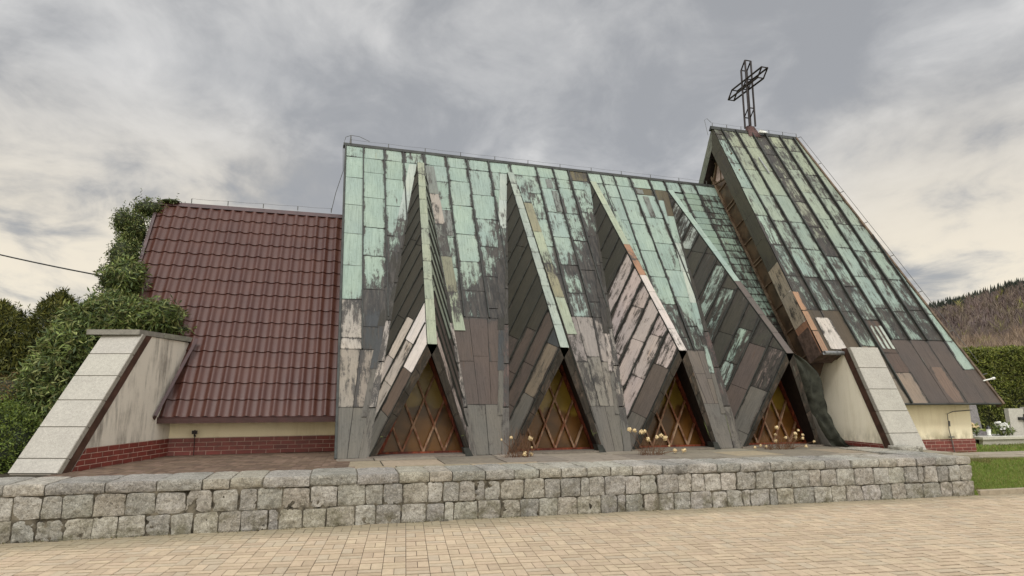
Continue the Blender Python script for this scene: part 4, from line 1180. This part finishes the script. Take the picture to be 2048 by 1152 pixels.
for k in range(60000):
    x = r.uniform(10.36, 15) if k < 45000 else r.uniform(11.5, 22); y = r.uniform(8.39, 9.76) if k < 45000 else r.uniform(10.7, 13.5)
    if k < 45000 and r.random() < (x-10.36)/9: continue
    z = gh(x, y); h = r.uniform(.02, .055)*(1 if k < 45000 else 1.3); a = r.uniform(0, 6.28); w = .0035 if k < 45000 else .008; d = V(cos(a), sin(a), 0)*w; p = V(x, y, z-.003)
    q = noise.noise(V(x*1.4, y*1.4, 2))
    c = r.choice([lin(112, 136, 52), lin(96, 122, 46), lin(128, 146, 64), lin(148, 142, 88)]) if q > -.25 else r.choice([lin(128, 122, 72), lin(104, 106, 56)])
    m.raw([p-d, p+d, p+V(r.uniform(-.03, .03), r.uniform(-.03, .03), h)], [(0, 1, 2)], 0, jit(c, .15, r))
tag(m.build('lawn_grass', LEAF), 'short green lawn grass right of the stone wall', 'grass', kind='stuff')

# ------------------------------------------------------------ foliage
def leafcloud(mb, n, pos, size, cols, r, elong=1.6, droop=.3, inner=None):
    for k in range(n):
        p, nd, depth = pos(r)
        s = r.uniform(*size)
        a = Vector((r.gauss(0, 1), r.gauss(0, 1), r.gauss(0, 1)-droop)).normalized()
        nn = (nd+Vector((r.gauss(0, 1), r.gauss(0, 1), r.gauss(0, 1)))*.7).normalized()
        b = a.cross(nn)
        if b.length < .1: continue
        b.normalize()
        c = r.choice(cols); q = (.45+.75*depth)*r.uniform(.75, 1.25)  # inner leaves get a darker colour, painting in the plant's inner shade
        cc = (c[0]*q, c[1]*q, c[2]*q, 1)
        L = s*elong; w = s*.5; m1 = p+a*L*.5
        mb.raw([p, m1+b*w*.5+nn*s*.06, p+a*L, m1-b*w*.5+nn*s*.06], [(0, 1, 2, 3)], 0, cc)
def blobpos(blobs, r_in=.55):
    W = [b[3]*b[4]*b[5] for b in blobs]; tot = sum(W)
    def f(r):
        t = r.uniform(0, tot); i = 0
        while t > W[i]: t -= W[i]; i += 1
        x, y, z, rx, ry, rz = blobs[i][:6]
        d = Vector((r.gauss(0, 1), r.gauss(0, 1), r.gauss(0, 1))).normalized()
        k = 1-(1-r_in)*r.random()**1.4
        nn = noise.noise(V(x+d.x*2.2, y+d.y*2.2, z+d.z*2.2))*.42+noise.noise(V(x+d.x*6, y+d.y*6, d.z*6))*.16+1
        p = V(x+d.x*rx*k*nn, y+d.y*ry*k*nn, z+d.z*rz*k*nn)
        dep = max(0, (k-r_in)/(1-r_in))*.65+.35*max(0, min(1, .5+.5*d.z))+.35*noise.noise(p*2.5)  # outer and upward leaves coloured lighter, as if lit from above
        return p, d, max(0, min(1.1, dep))
    return f
IVY = [lin(92, 106, 54), lin(78, 94, 50), lin(112, 126, 66), lin(60, 74, 40), lin(134, 140, 86), lin(96, 96, 54)]
CON = [lin(72, 76, 36), lin(92, 94, 42), lin(54, 62, 32), lin(112, 110, 52)]
BOXC = [lin(82, 98, 36), lin(96, 112, 42), lin(64, 80, 32), lin(110, 122, 52)]
HED = [lin(96, 104, 44), lin(112, 118, 52), lin(78, 88, 40), lin(128, 130, 62), lin(88, 88, 44)]

def plant(name, label, cat, blobs, n, size, cols, seed, elong=1.6, stems=(), r_in=.5, extra=None, group=None, droop=.3, shoots=0):
    r = random.Random(seed); b0 = blobs[0]
    root = empty(name, (b0[0], b0[1], .4), label, cat, group)
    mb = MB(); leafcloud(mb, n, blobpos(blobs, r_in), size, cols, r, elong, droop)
    # dark leafy core so the heart of the plant is not see-through
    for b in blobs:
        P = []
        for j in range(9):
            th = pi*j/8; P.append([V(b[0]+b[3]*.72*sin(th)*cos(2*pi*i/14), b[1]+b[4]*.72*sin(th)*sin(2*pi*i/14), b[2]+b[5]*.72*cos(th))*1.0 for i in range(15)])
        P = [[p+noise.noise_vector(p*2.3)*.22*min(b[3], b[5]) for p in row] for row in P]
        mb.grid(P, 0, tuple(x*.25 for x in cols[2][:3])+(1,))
    for k in range(shoots):
        f = blobpos(blobs, .97); p, d, _ = f(r)
        if d.z < .1: continue
        q = p+V(d.x*.2, d.y*.2, 1).normalized()*r.uniform(.08, .28)
        for s in range(5):
            t = s/5; c = lerp(p, q, t); leafcloud(mb, 2, lambda r_: (c, d, 1.0), (size[0]*.8, size[1]*.8), cols, r, elong, droop)
    part(mb, 'foliage', LEAF, root)
    if stems:
        sb = MB()
        for pts, rad in stems: sb.tube(pts, rad, 7)
        part(sb, 'trunk' if cat == 'tree' else 'stem', BARK, root)
    return root
# clipped bush at the lower left
plant('box_bush', 'rounded dense green bush at the left edge beside the granite-clad sloping wall', 'bush',
      [(-4.72, 10.8, .95, .62, .6, .66), (-4.45, 10.7, .8, .45, .5, .62), (-5.2, 10.7, 1.0, .6, .6, .66)], 30000, (.022, .04), BOXC, 31, 1.4, [([(-5.0, 10.6, .3), (-5.0, 10.6, 1.0)], [.05, .03])], .7, shoots=60)
# evergreen climber / laurel mass
plant('climbing_shrub', 'loose evergreen shrub spilling over the coping and foot of the brown tiled roof', 'shrub',
      [(-3.95, 12.7, 3.0, .62, .6, .50), (-3.40, 12.85, 3.08, .52, .5, .34), (-4.35, 12.5, 2.5, .62, .6, .62), (-4.5, 12.3, 1.7, .62, .6, .8), (-4.2, 12.0, 1.2, .7, .5, .7), (-4.02, 13.2, 3.85, .34, .4, .40), (-3.0, 13.0, 2.86, .36, .3, .12)],
      40000, (.036, .070), IVY, 32, 2.2, [([(-4.4, 12.7, .3), (-4.4, 12.7, 2.4)], [.07, .04]), ([(-4.9, 12.3, .3), (-4.9, 12.3, 2.0)], [.05, .03])], .62, droop=.5, shoots=90)
plant('ivy', 'green ivy climbing the gable edge up to the ridge of the brown tiled roof', 'ivy',
      [(-4.24, 14.1, 5.0, .27, .35, .5), (-4.10, 14.38, 5.58, .34, .25, .24), (-4.26, 13.8, 4.35, .30, .4, .5), (-4.20, 13.5, 3.85, .42, .4, .42), (-4.42, 13.9, 5.15, .2, .2, .3), (-3.72, 14.45, 5.80, .26, .12, .06), (-4.34, 14.1, 4.7, .20, .25, .25)],
      13000, (.03, .055), [tuple(q*.72 for q in c[:3])+(1,) for c in IVY], 33, 1.5, [([(-4.1, 13.4, .4), (-4.1, 13.4, 3.2), (-4.1, 14.1, 4.9)], [.06, .04, .02])], .45, droop=.6, shoots=150)
def conifer(x, y, w, d, h, seed, label, col=CON):
    r = random.Random(seed); root = empty('conifer_tree', (x, y, .4), label, 'tree', 'conifers left of the chapel')
    mb = MB()
    def pos(r_):
        a = r_.uniform(0, 2*pi); t = r_.random()**.8
        prof = (1-t**9)*(.95+.1*t)
        n = 1+.22*noise.noise(V(cos(a)*2+x, sin(a)*2, t*h*1.2))+.14*noise.noise(V(cos(a)*5+x, sin(a)*5, t*h*3))
        k = (.72+.28*r_.random()**.6)*n
        top = .25*noise.noise(V(cos(a)*2.5, sin(a)*2.5, x))*t
        p = V(x+cos(a)*w*prof*k, y+sin(a)*d*prof*k, .5+t*(h-.5)+top*1.0)
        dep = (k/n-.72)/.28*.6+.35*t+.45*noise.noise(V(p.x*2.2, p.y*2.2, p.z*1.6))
        return p, V(cos(a), sin(a), .3), max(0, min(1.1, dep))
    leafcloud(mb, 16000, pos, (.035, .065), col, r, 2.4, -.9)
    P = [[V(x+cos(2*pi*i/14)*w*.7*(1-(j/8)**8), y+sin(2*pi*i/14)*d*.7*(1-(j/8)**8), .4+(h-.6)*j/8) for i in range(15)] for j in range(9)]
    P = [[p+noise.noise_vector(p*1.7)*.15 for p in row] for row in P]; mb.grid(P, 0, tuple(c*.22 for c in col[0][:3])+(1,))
    for k in range(80):   # leader tips
        a = r.uniform(0, 2*pi); q = r.uniform(.1, .75); b = V(x+cos(a)*w*q, y+sin(a)*d*q, h-.28-.5*q**3+.25*noise.noise(V(cos(a)*2.5, sin(a)*2.5, x))); L = r.uniform(.12, .38)
        for s in range(16):
            c = b+V(0, 0, L*s/16)+V(r.gauss(0, .03), r.gauss(0, .03), 0)*(1-s/16)*1.4
            leafcloud(mb, 1, lambda r_: (c, V(0, 0, 1), .9), (.03, .045), col, r, 2.2, -1.2)
    part(mb, 'foliage', LEAF, root); tb = MB(); tb.tube([(x, y, .2), (x, y, h*.5)], [.09, .05], 8); part(tb, 'trunk', BARK, root)
conifer(-5.52, 14.6, .62, .5, 3.60, 1, 'dark conifer with ragged top standing beside the climbing shrub')
conifer(-6.62, 14.7, .72, .6, 3.38, 2, 'dark conifer partly cut off by the left edge of the picture')
plant('dry_shrub', 'small reddish brown dry shrub between the dark conifers and the rounded bush', 'shrub', [(-5.45, 12.6, 1.6, .5, .4, .42), (-6.0, 12.8, 1.3, .6, .5, .7)], 7000, (.03, .05), [lin(126, 108, 70), lin(110, 92, 62), lin(96, 100, 56)], 35, 2., [([(-6, 12.4, .3), (-6, 12.4, 1.3)], [.04, .02])], .5)

# ---- clipped hedge behind the graves
def hedge():
    a = V(17.5, 24.6, .3); b = V(31.5, 14.2, .3); d = (b-a).normalized(); nrm = V(d.y, -d.x, 0); 
    if nrm.y > 0: nrm = -nrm
    r = random.Random(50); L = (b-a).length; H = 3.25; root = empty('hedge', a, 'tall clipped green conifer hedge behind the graves', 'hedge')
    mb = MB()
    def pos(r_):
        t = r_.uniform(0, L); 
        if r_.random() < .82:
            z = r_.random()**.75*H; n = .10*noise.noise(V(t*1.3, z*1.3, 0))+.08*noise.noise(V(t*4, z*2.2, 5)); p = a+d*t+nrm*(.0+n+r_.uniform(-.14, .05))+V(0, 0, z)
            dep = .5+2.6*n+.3*r_.random()+.25*(z/H)
        else:
            q = r_.uniform(-1.2, 0); z = H+.05*noise.noise(V(t*2, q*2, 1))+r_.uniform(-.06, .05); p = a+d*t+nrm*q+V(0, 0, z); dep = 1
        return p, nrm, max(0.05, min(1.15, dep))
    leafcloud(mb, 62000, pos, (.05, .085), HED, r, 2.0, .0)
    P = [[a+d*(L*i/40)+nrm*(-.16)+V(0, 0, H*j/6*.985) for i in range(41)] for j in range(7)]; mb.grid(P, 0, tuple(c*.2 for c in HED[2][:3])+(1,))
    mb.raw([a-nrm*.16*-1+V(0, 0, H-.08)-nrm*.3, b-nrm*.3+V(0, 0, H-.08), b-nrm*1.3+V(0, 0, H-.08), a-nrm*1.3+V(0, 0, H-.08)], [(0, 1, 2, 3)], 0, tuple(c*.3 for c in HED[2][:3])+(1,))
    part(mb, 'foliage', LEAF, root)
hedge()

# ---- hill with leafless wood
def hill():
    # azimuth measured from +Y towards +X, radii in metres
    def hh(az, rad):
        t = max(0, min(1, (rad-150)/260)); prof = [(-60, 0), (20, 4), (36, 26), (44, 44), (49, 53), (53, 61), (57, 68), (66, 80), (80, 70), (100, 30), (130, 0)]
        top = 0
        for (a0, h0), (a1, h1) in zip(prof, prof[1:]):
            if a0 <= az <= a1: top = lerp(h0, h1, (az-a0)/(a1-a0))
        return .84*top*(t*t*(3-2*t))+1.6*noise.noise(V(az*.25, rad*.02, 0))
    P = []
    for j in range(26):
        rad = 140+j*14; row = []
        for i in range(91):
            az = 5+i*1.2; a = radians(az); row.append(V(rad*sin(a), rad*cos(a), hh(az, rad)))
        P.append(row)
    mb = MB(); mb.grid(P, 0); HM = m_simple('hill_ground', lin(98, 86, 80), .95, .2, .05, spec=.05)
    tag(mb.build('hill', HM, None, True), kind='structure')
    r = random.Random(60); fb = MB(); cb = MB()
    for k in range(9000):
        az = r.uniform(44, 64); rad = r.uniform(150, 425)**1.0
        if k % 3 == 0: rad = r.uniform(150, 230)
        a = radians(az); z = hh(az, rad); b = V(rad*sin(a), rad*cos(a), z-.5); h = r.uniform(5, 10)*(1.0 if rad < 250 else .75)
        h = h*(.8 if rad > 345 else 1)
        con = rad > 345 and noise.noise(V(az*.5, rad*.03, 3)) > -.35
        near = max(0, 1-(rad-150)/110)
        if con:
            c = jit(lin(66, 72, 64), .15, r); w = h*.2
            w = h*.3
            for q in range(5):
                zz = h*q/5; ww = w*(1-q/5.5)
                for e in range(2):
                    ph = r.uniform(0, pi); dv = V(cos(ph), sin(ph), 0)*ww; cb.raw([b+V(0, 0, zz)-dv, b+V(0, 0, zz)+dv, b+V(0, 0, zz+h*.4)], [(0, 1, 2)], 0, c)
        else:
            c0 = lin(148, 130, 112) if near > .2 and r.random() < .75 else r.choice([lin(118, 104, 97), lin(110, 98, 94), lin(106, 95, 90), lin(120, 109, 94)])
            if r.random() < .04: c0 = lin(138, 134, 84)
            c = jit(c0, .12, r); cs = V(0, 0, h*.55); n = 26 if rad < 260 else 12; wd = .07 if rad < 260 else .16
            tr = b+V(0, 0, h*.35); dv = V(cos(a), -sin(a), 0)
            fb.raw([b-dv*.13, b+dv*.13, b+V(0, 0, h*.8)], [(0, 1, 2)], 0, c)
            for e in range(n):
                ph = r.uniform(0, 2*pi); th = r.uniform(.1, 1.0); L = h*r.uniform(.3, .62); base = b+V(0, 0, h*r.uniform(.2, .6)); d = V(cos(ph)*sin(th), sin(ph)*sin(th), cos(th))
                fb.raw([base-dv*wd, base+dv*wd, base+d*L], [(0, 1, 2)], 0, c)
                if rad < 260:
                    md = base+d*L*.5; d2 = (d+V(r.uniform(-.6, .6), r.uniform(-.6, .6), .3)).normalized(); fb.raw([md-dv*wd*.7, md+dv*wd*.7, md+d2*L*.45], [(0, 1, 2)], 0, c)
    HB = m_attr('twig_haze', .95, .3, .3, .001, .05)
    tag(fb.build('hillside_wood', HB), 'leafless brown wood covering the far hillside at the right', 'wood', kind='stuff')
    tag(cb.build('conifer_wood', HB), 'dark conifer wood along the crest of the far hill', 'wood', kind='stuff')
hill()

# ------------------------------------------------------------ graves at the right edge
def graves():
    # grave 1: dark headstone with draped film, partly behind the annex corner
    x, y = 16.98, 13.7
    g = empty('grave', (x, y, .3), 'grave with dark grey polished headstone just past the corner of the cream wall', 'grave')
    m = MB(); m.box(x-.9, x+2.1, y-1.05, y-.95, .3, .54, 0, lin(168, 164, 152)); m.box(x-.95, x+2.15, y-1.1, y-.75, .54, .60, 0, lin(190, 186, 172)); m.box(x-.9, x+2.1, y-.75, y+.5, .3, .56, 0, lin(150, 148, 140)); part(m, 'plinth', GRAN, g)
    m = MB()
    m.hexa([(x-.2, y+.1, .6), (x+.62, y+.1, .6), (x+.62, y+.25, .6), (x-.2, y+.25, .6), (x-.25, y+.13, 1.48), (x+.52, y+.13, 1.42), (x+.52, y+.25, 1.42), (x-.25, y+.25, 1.48)])
    m.box(x-.3, x+.75, y+.05, y+.3, .56, .66)
    part(m, 'headstone', DGRAN, g)
    # grave 2: two pale slabs with black cross
    x2, y2 = 18.55, 13.6
    g2 = empty('grave', (x2, y2, .3), 'grave with two pale granite slabs and a small black cross at the right edge', 'grave')
    m = MB(); m.box(x2-.55, x2+2.2, y2-1.1, y2+.5, .2, .44, 0, lin(170, 166, 154)); m.box(x2-.6, x2+2.25, y2-1.15, y2-.8, .44, .52, 0, lin(196, 192, 178)); part(m, 'plinth', GRAN, g2)
    for k, (xa, xb, h) in enumerate(((x2-.15, x2+.38, 1.30), (x2+.46, x2+1.2, 1.34))):
        m = MB(); m.hexa([(xa, y2, .44), (xb, y2, .44), (xb, y2+.12, .44), (xa, y2+.12, .44), (xa-.02, y2, h), (xb+.01, y2, h), (xb+.01, y2+.12, h), (xa-.02, y2+.12, h)], 0, tuple(jit(lin(180, 176, 166), .04)[:3])+(1,)); part(m, 'stone_slab', GRAN, g2)
    m = MB(); m.box(x2+.36, x2+.44, y2-.05, y2, .6, 1.14); m.box(x2+.14, x2+.74, y2-.055, y2-.005, .98, 1.06); part(m, 'grave_cross', BLACK, g2)
    m = MB()
    m.lathe((x2+.42, y2-.09, 1.02), [(.0, -.06), (.06, -.04), (.09, 0), (.07, .03), (.05, .05), (.0, .055)], 9)
    part(m, 'white_rose', WHITE, g2)
    # flowers, vases, lanterns: each its own thing
    def bouquet(px, py, z, s, col, seed, label, cols=('w',)):
        r = random.Random(seed); b = empty('flower_bouquet', (px, py, z), label, 'bouquet')
        m = MB(); m.lathe((px, py, z), [(.0, 0), (.06*s, 0), (.05*s, .06*s), (.08*s, .18*s), (.0, .18*s)], 10); part(m, 'vase', BLACK if col == 'd' else WHITE, b, True)
        m = MB()
        for k in range(26):
            d = V(r.gauss(0, 1), r.gauss(0, 1), abs(r.gauss(0, 1))+.2).normalized(); p = V(px, py, z+.22*s)+d*.17*s*r.uniform(.6, 1.1)
            m.lathe(p, [(.0, -.03*s), (.042*s, -.01*s), (.035*s, .025*s), (.0, .032*s)], 6)
        part(m, 'blooms', WHITE if col != 'p' else FLOWER, b)
        m = MB(); leafcloud(m, 160, lambda r_: (V(px, py, z+.2*s)+V(r_.gauss(0, .1), r_.gauss(0, .1), r_.gauss(0, .07))*s, V(0, 0, 1), .7), (.05, .09), IVY, r, 2.0); part(m, 'leaves', LEAF, b)
    bouquet(16.45, 13.2, .60, .85, 'p', 1, 'cream flower bouquet left of the dark headstone beside the wall corner')
    bouquet(17.80, 13.35, .56, .75, 'w', 2, 'white flower bouquet between the dark headstone and the pale slabs')
    bouquet(18.05, 13.6, .56, .95, 'w', 3, 'taller white bouquet behind the lower one, between the two graves')
    def lantern(px, py, z, mat, label, h=.26):
        l = empty('grave_lantern', (px, py, z), label, 'lantern'); m = MB(); m.lathe((px, py, z), [(0, 0), (.06, 0), (.06, .02), (.045, .03), (.055, h*.7), (.0, h*.7)], 10); part(m, 'lantern_glass', mat, l, True)
        m = MB(); m.lathe((px, py, z+h*.7), [(.065, 0), (.05, .04), (.015, .07), (.0, .1)], 10); part(m, 'lantern_lid', BLACK, l, True)
    lantern(16.9, 13.1, .60, WHITE, 'small pale lantern on the plinth in front of the dark headstone')
    lantern(16.42, 13.6, 1.02, GREENGL, 'green glass lantern above the cream bouquet by the wall corner', .3)
    lantern(17.1, 13.25, .60, BLACK, 'small dark lantern on the plinth, right beside the pale lantern', .2)
graves()

# ------------------------------------------------------------ overhead cable
m = MB(); a, b = V(-16.4, 20.8, 7.74), V(-4.5, 14.3, 4.02); pts = []
for k in range(25):
    t = k/24; p = lerp(a, b, t); pts.append(p-V(0, 0, .28*4*t*(1-t)))
m.tube(pts, .016, 5); tag(m.build('overhead_cable', BLACK), 'thin dark overhead cable running down from the left edge to the ivy', 'cable')

# ------------------------------------------------------------ dried hydrangeas in front of the windows
def hydrangea(x, y, seed, label, heads, h=.38, spread=.3, weeds=60):
    r = random.Random(seed); g = empty('dried_hydrangea', (x, y, .6), label, 'plant', 'dried hydrangeas along the terrace')
    sm = MB()
    for (dx, dz, s) in heads:
        dy = r.uniform(-.1, .1); tip = V(x+dx, y+dy, .6+dz); b = V(x+dx*.25+r.uniform(-.05, .05), y+dy*.3, .59)
        sm.tube([b, lerp(b, tip, .5)+V(r.uniform(-.03, .03), 0, .02), tip], [.005, .004, .003], 5)
        m = MB()
        for k in range(int(26)):
            d = V(r.gauss(0, 1), r.gauss(0, 1), r.gauss(0, 1)*.8+.2).normalized(); p = tip+d*s*r.uniform(.55, 1)
            t1 = d.cross(V(.3, .2, 1)).normalized()*s*.36; t2 = d.cross(t1).normalized()*s*.36
            m.raw([p-t1, p-t2+d*s*.1, p+t1, p+t2+d*s*.1], [(0, 1, 2, 3)])
        m.lathe(tip, [(0, -s*.7), (s*.55, -s*.3), (s*.7, 0), (s*.5, s*.45), (0, s*.65)], 7)
        part(m, 'flower_head', FLOWER, g)
    for k in range(weeds):
        b = V(x+r.uniform(-spread*.7, spread*.7), y+r.uniform(-.12, .12), .595); tip = b+V(r.uniform(-.16, .16), r.uniform(-.08, .08), r.uniform(.08, h))
        sm.tube([b, lerp(b, tip, .5)+V(r.uniform(-.02, .02), 0, 0), tip], [.0028, .0022, .0012], 3)
        if r.random() < .5: c = lerp(b, tip, .6); sm.tube([c, c+V(r.uniform(-.07, .07), 0, r.uniform(.03, .1))], [.002, .001], 3)
    part(sm, 'stems', STEM, g)
hydrangea(3.0, 10.55, 1, 'thin dried hydrangea with few cream heads at the foot of the second folded column', [(-.30, .30, .022), (-.12, .33, .035), (.26, .30, .05), (.10, .06, .045), (.26, .04, .035), (.28, .15, .02)], .55, .34, 110)
hydrangea(5.42, 10.35, 2, 'dried hydrangea with large cream heads left of the third window', [(-.36, .44, .05), (-.28, .42, .04), (-.20, .40, .05), (-.08, .40, .04), (-.02, .26, .05), (.13, .30, .04), (.22, .33, .045), (.32, .28, .055), (.42, .14, .025), (.52, -.0+.05, .045), (.66, .06, .045)], .3, .3, 60)
hydrangea(8.45, 10.75, 3, 'dried hydrangea with many small cream heads in front of the rightmost window', [(-.62, .05, .03), (-.42, .08, .03), (-.30, .06, .03), (-.1, .16, .04), (.02, .42, .045), (.13, .22, .035), (.32, .30, .045), (.36, .22, .04), (.5, .27, .03), (.62, .2, .035), (.75, .14, .03), (.56, .05, .035), (-.02, .28, .03), (.45, .36, .03)], .35, .45, 90)

# ------------------------------------------------------------ world, sun, camera
w = bpy.data.worlds.new('World'); SC.world = w; w.use_nodes = True; t = w.node_tree
for n in list(t.nodes): t.nodes.remove(n)
class WN(NT):
    def __init__(s): s.t = t; s.m = None; s.b = None
k = WN(); out = k.n('ShaderNodeOutputWorld'); bg = k.n('ShaderNodeBackground')
SUN_EL, SUN_AZ = radians(48), radians(200)     # azimuth from +Y clockwise: behind-left of the camera
sky = k.n('ShaderNodeTexSky'); sky.sky_type = 'NISHITA'; sky.sun_disc = False; sky.sun_elevation = SUN_EL; sky.sun_rotation = SUN_AZ
skb = k.n('ShaderNodeVectorMath', operation='SCALE'); k.l(sky.outputs[0], skb.inputs[0]); skb.inputs['Scale'].default_value = .1
tc_ = k.n('ShaderNodeTexCoord').outputs['Generated']; sp = k.n('ShaderNodeSeparateXYZ'); k.l(tc_, sp.inputs[0])
zc = k.math('MAXIMUM', sp.outputs[2], .0); den = k.math('ADD', zc, .28)
cx = k.math('DIVIDE', sp.outputs[0], den); cy = k.math('DIVIDE', sp.outputs[1], den)
cmb = k.n('ShaderNodeCombineXYZ'); k.l(cx, cmb.inputs[0]); k.l(cy, cmb.inputs[1])
p = cmb.outputs[0]
n1 = k.noise(k.map(p, (.95, .80, 1), (2.3, .4, 0), (0, 0, radians(-18))), 1.5, 7, .55, .25)
n2 = k.noise(k.map(p, (2.4, 2.0, 1), (7.1, 1.3, 0), (0, 0, radians(-22))), 1.8, 7, .58, .35)
n3 = k.noise(k.map(p, (.3, .45, 1), (4.0, 9.0, 0)), 1.0, 3, .5)
v = k.math('MULTIPLY_ADD', n2, .42, k.math('MULTIPLY', n1, .58))
c = k.mix(k.sm(v, .42, .58), lin(165, 166, 168), lin(216, 215, 213))
c = k.mix(k.math('MULTIPLY', k.sm(n3, .42, .62), .4), c, lin(168, 170, 174))
lightp = k.sm(k.math('ADD', k.math('MULTIPLY', n1, .5), k.math('MULTIPLY', n2, .5)), .53, .68)
c = k.mix(k.math('MULTIPLY', lightp, .75), c, lin(236, 234, 231))
# warm light low over both horizons, stronger at left and right of the chapel
low = k.sm(sp.outputs[2], .14, .46, 1., 0.)
az = k.math('ARCTAN2', sp.outputs[0], sp.outputs[1])
dl = k.sm(az, -.20, .02, 1., 0.); dr = k.sm(az, .62, .84, 0., 1.)
side = k.math('MAXIMUM', dl, dr)
wm = k.math('MULTIPLY', k.math('MULTIPLY', low, side), k.sm(k.math('MULTIPLY_ADD', n2, .6, k.math('MULTIPLY', n1, .4)), .34, .56))
c = k.mix(wm, c, lin(250, 238, 216))
sky_fill = k.math('MULTIPLY', k.sm(sp.outputs[2], .58, .95, 1.0, 2.6), k.sm(sp.outputs[1], -.5, .1, 2.1, 1.0))  # sky brightened overhead and behind the camera as added fill light
vm = k.n('ShaderNodeVectorMath', operation='SCALE'); k.l(c, vm.inputs[0]); k.l(sky_fill, vm.inputs['Scale'])
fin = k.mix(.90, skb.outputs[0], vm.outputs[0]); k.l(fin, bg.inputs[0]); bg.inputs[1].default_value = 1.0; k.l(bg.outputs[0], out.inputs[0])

sl = bpy.data.lights.new('sun', 'SUN'); sl.energy = 1.5; sl.angle = radians(14); sl.color = (1, .975, .93)
so = bpy.data.objects.new('sun', sl); COL.objects.link(so)
d = V(sin(SUN_AZ)*cos(SUN_EL), cos(SUN_AZ)*cos(SUN_EL), sin(SUN_EL)); so.rotation_euler = d.to_track_quat('Z', 'Y').to_euler()

cam = bpy.data.cameras.new('camera'); co = bpy.data.objects.new('camera', cam); COL.objects.link(co); SC.camera = co
cam.sensor_width = 36; cam.lens = 36*1242/2048; cam.clip_start = .05; cam.clip_end = 3000
co.location = (0, 0, 1.6)
yaw, pit = radians(15.39), radians(10.03)
fw = V(sin(yaw)*cos(pit), cos(yaw)*cos(pit), sin(pit)); q = (-fw).to_track_quat('Z', 'Y'); co.rotation_euler = q.to_euler()
SC.render.resolution_x = 1024; SC.render.resolution_y = 576
SC.render.engine = 'CYCLES'
SC.view_settings.view_transform = 'Standard'; SC.view_settings.look = 'None'; SC.view_settings.exposure = 0
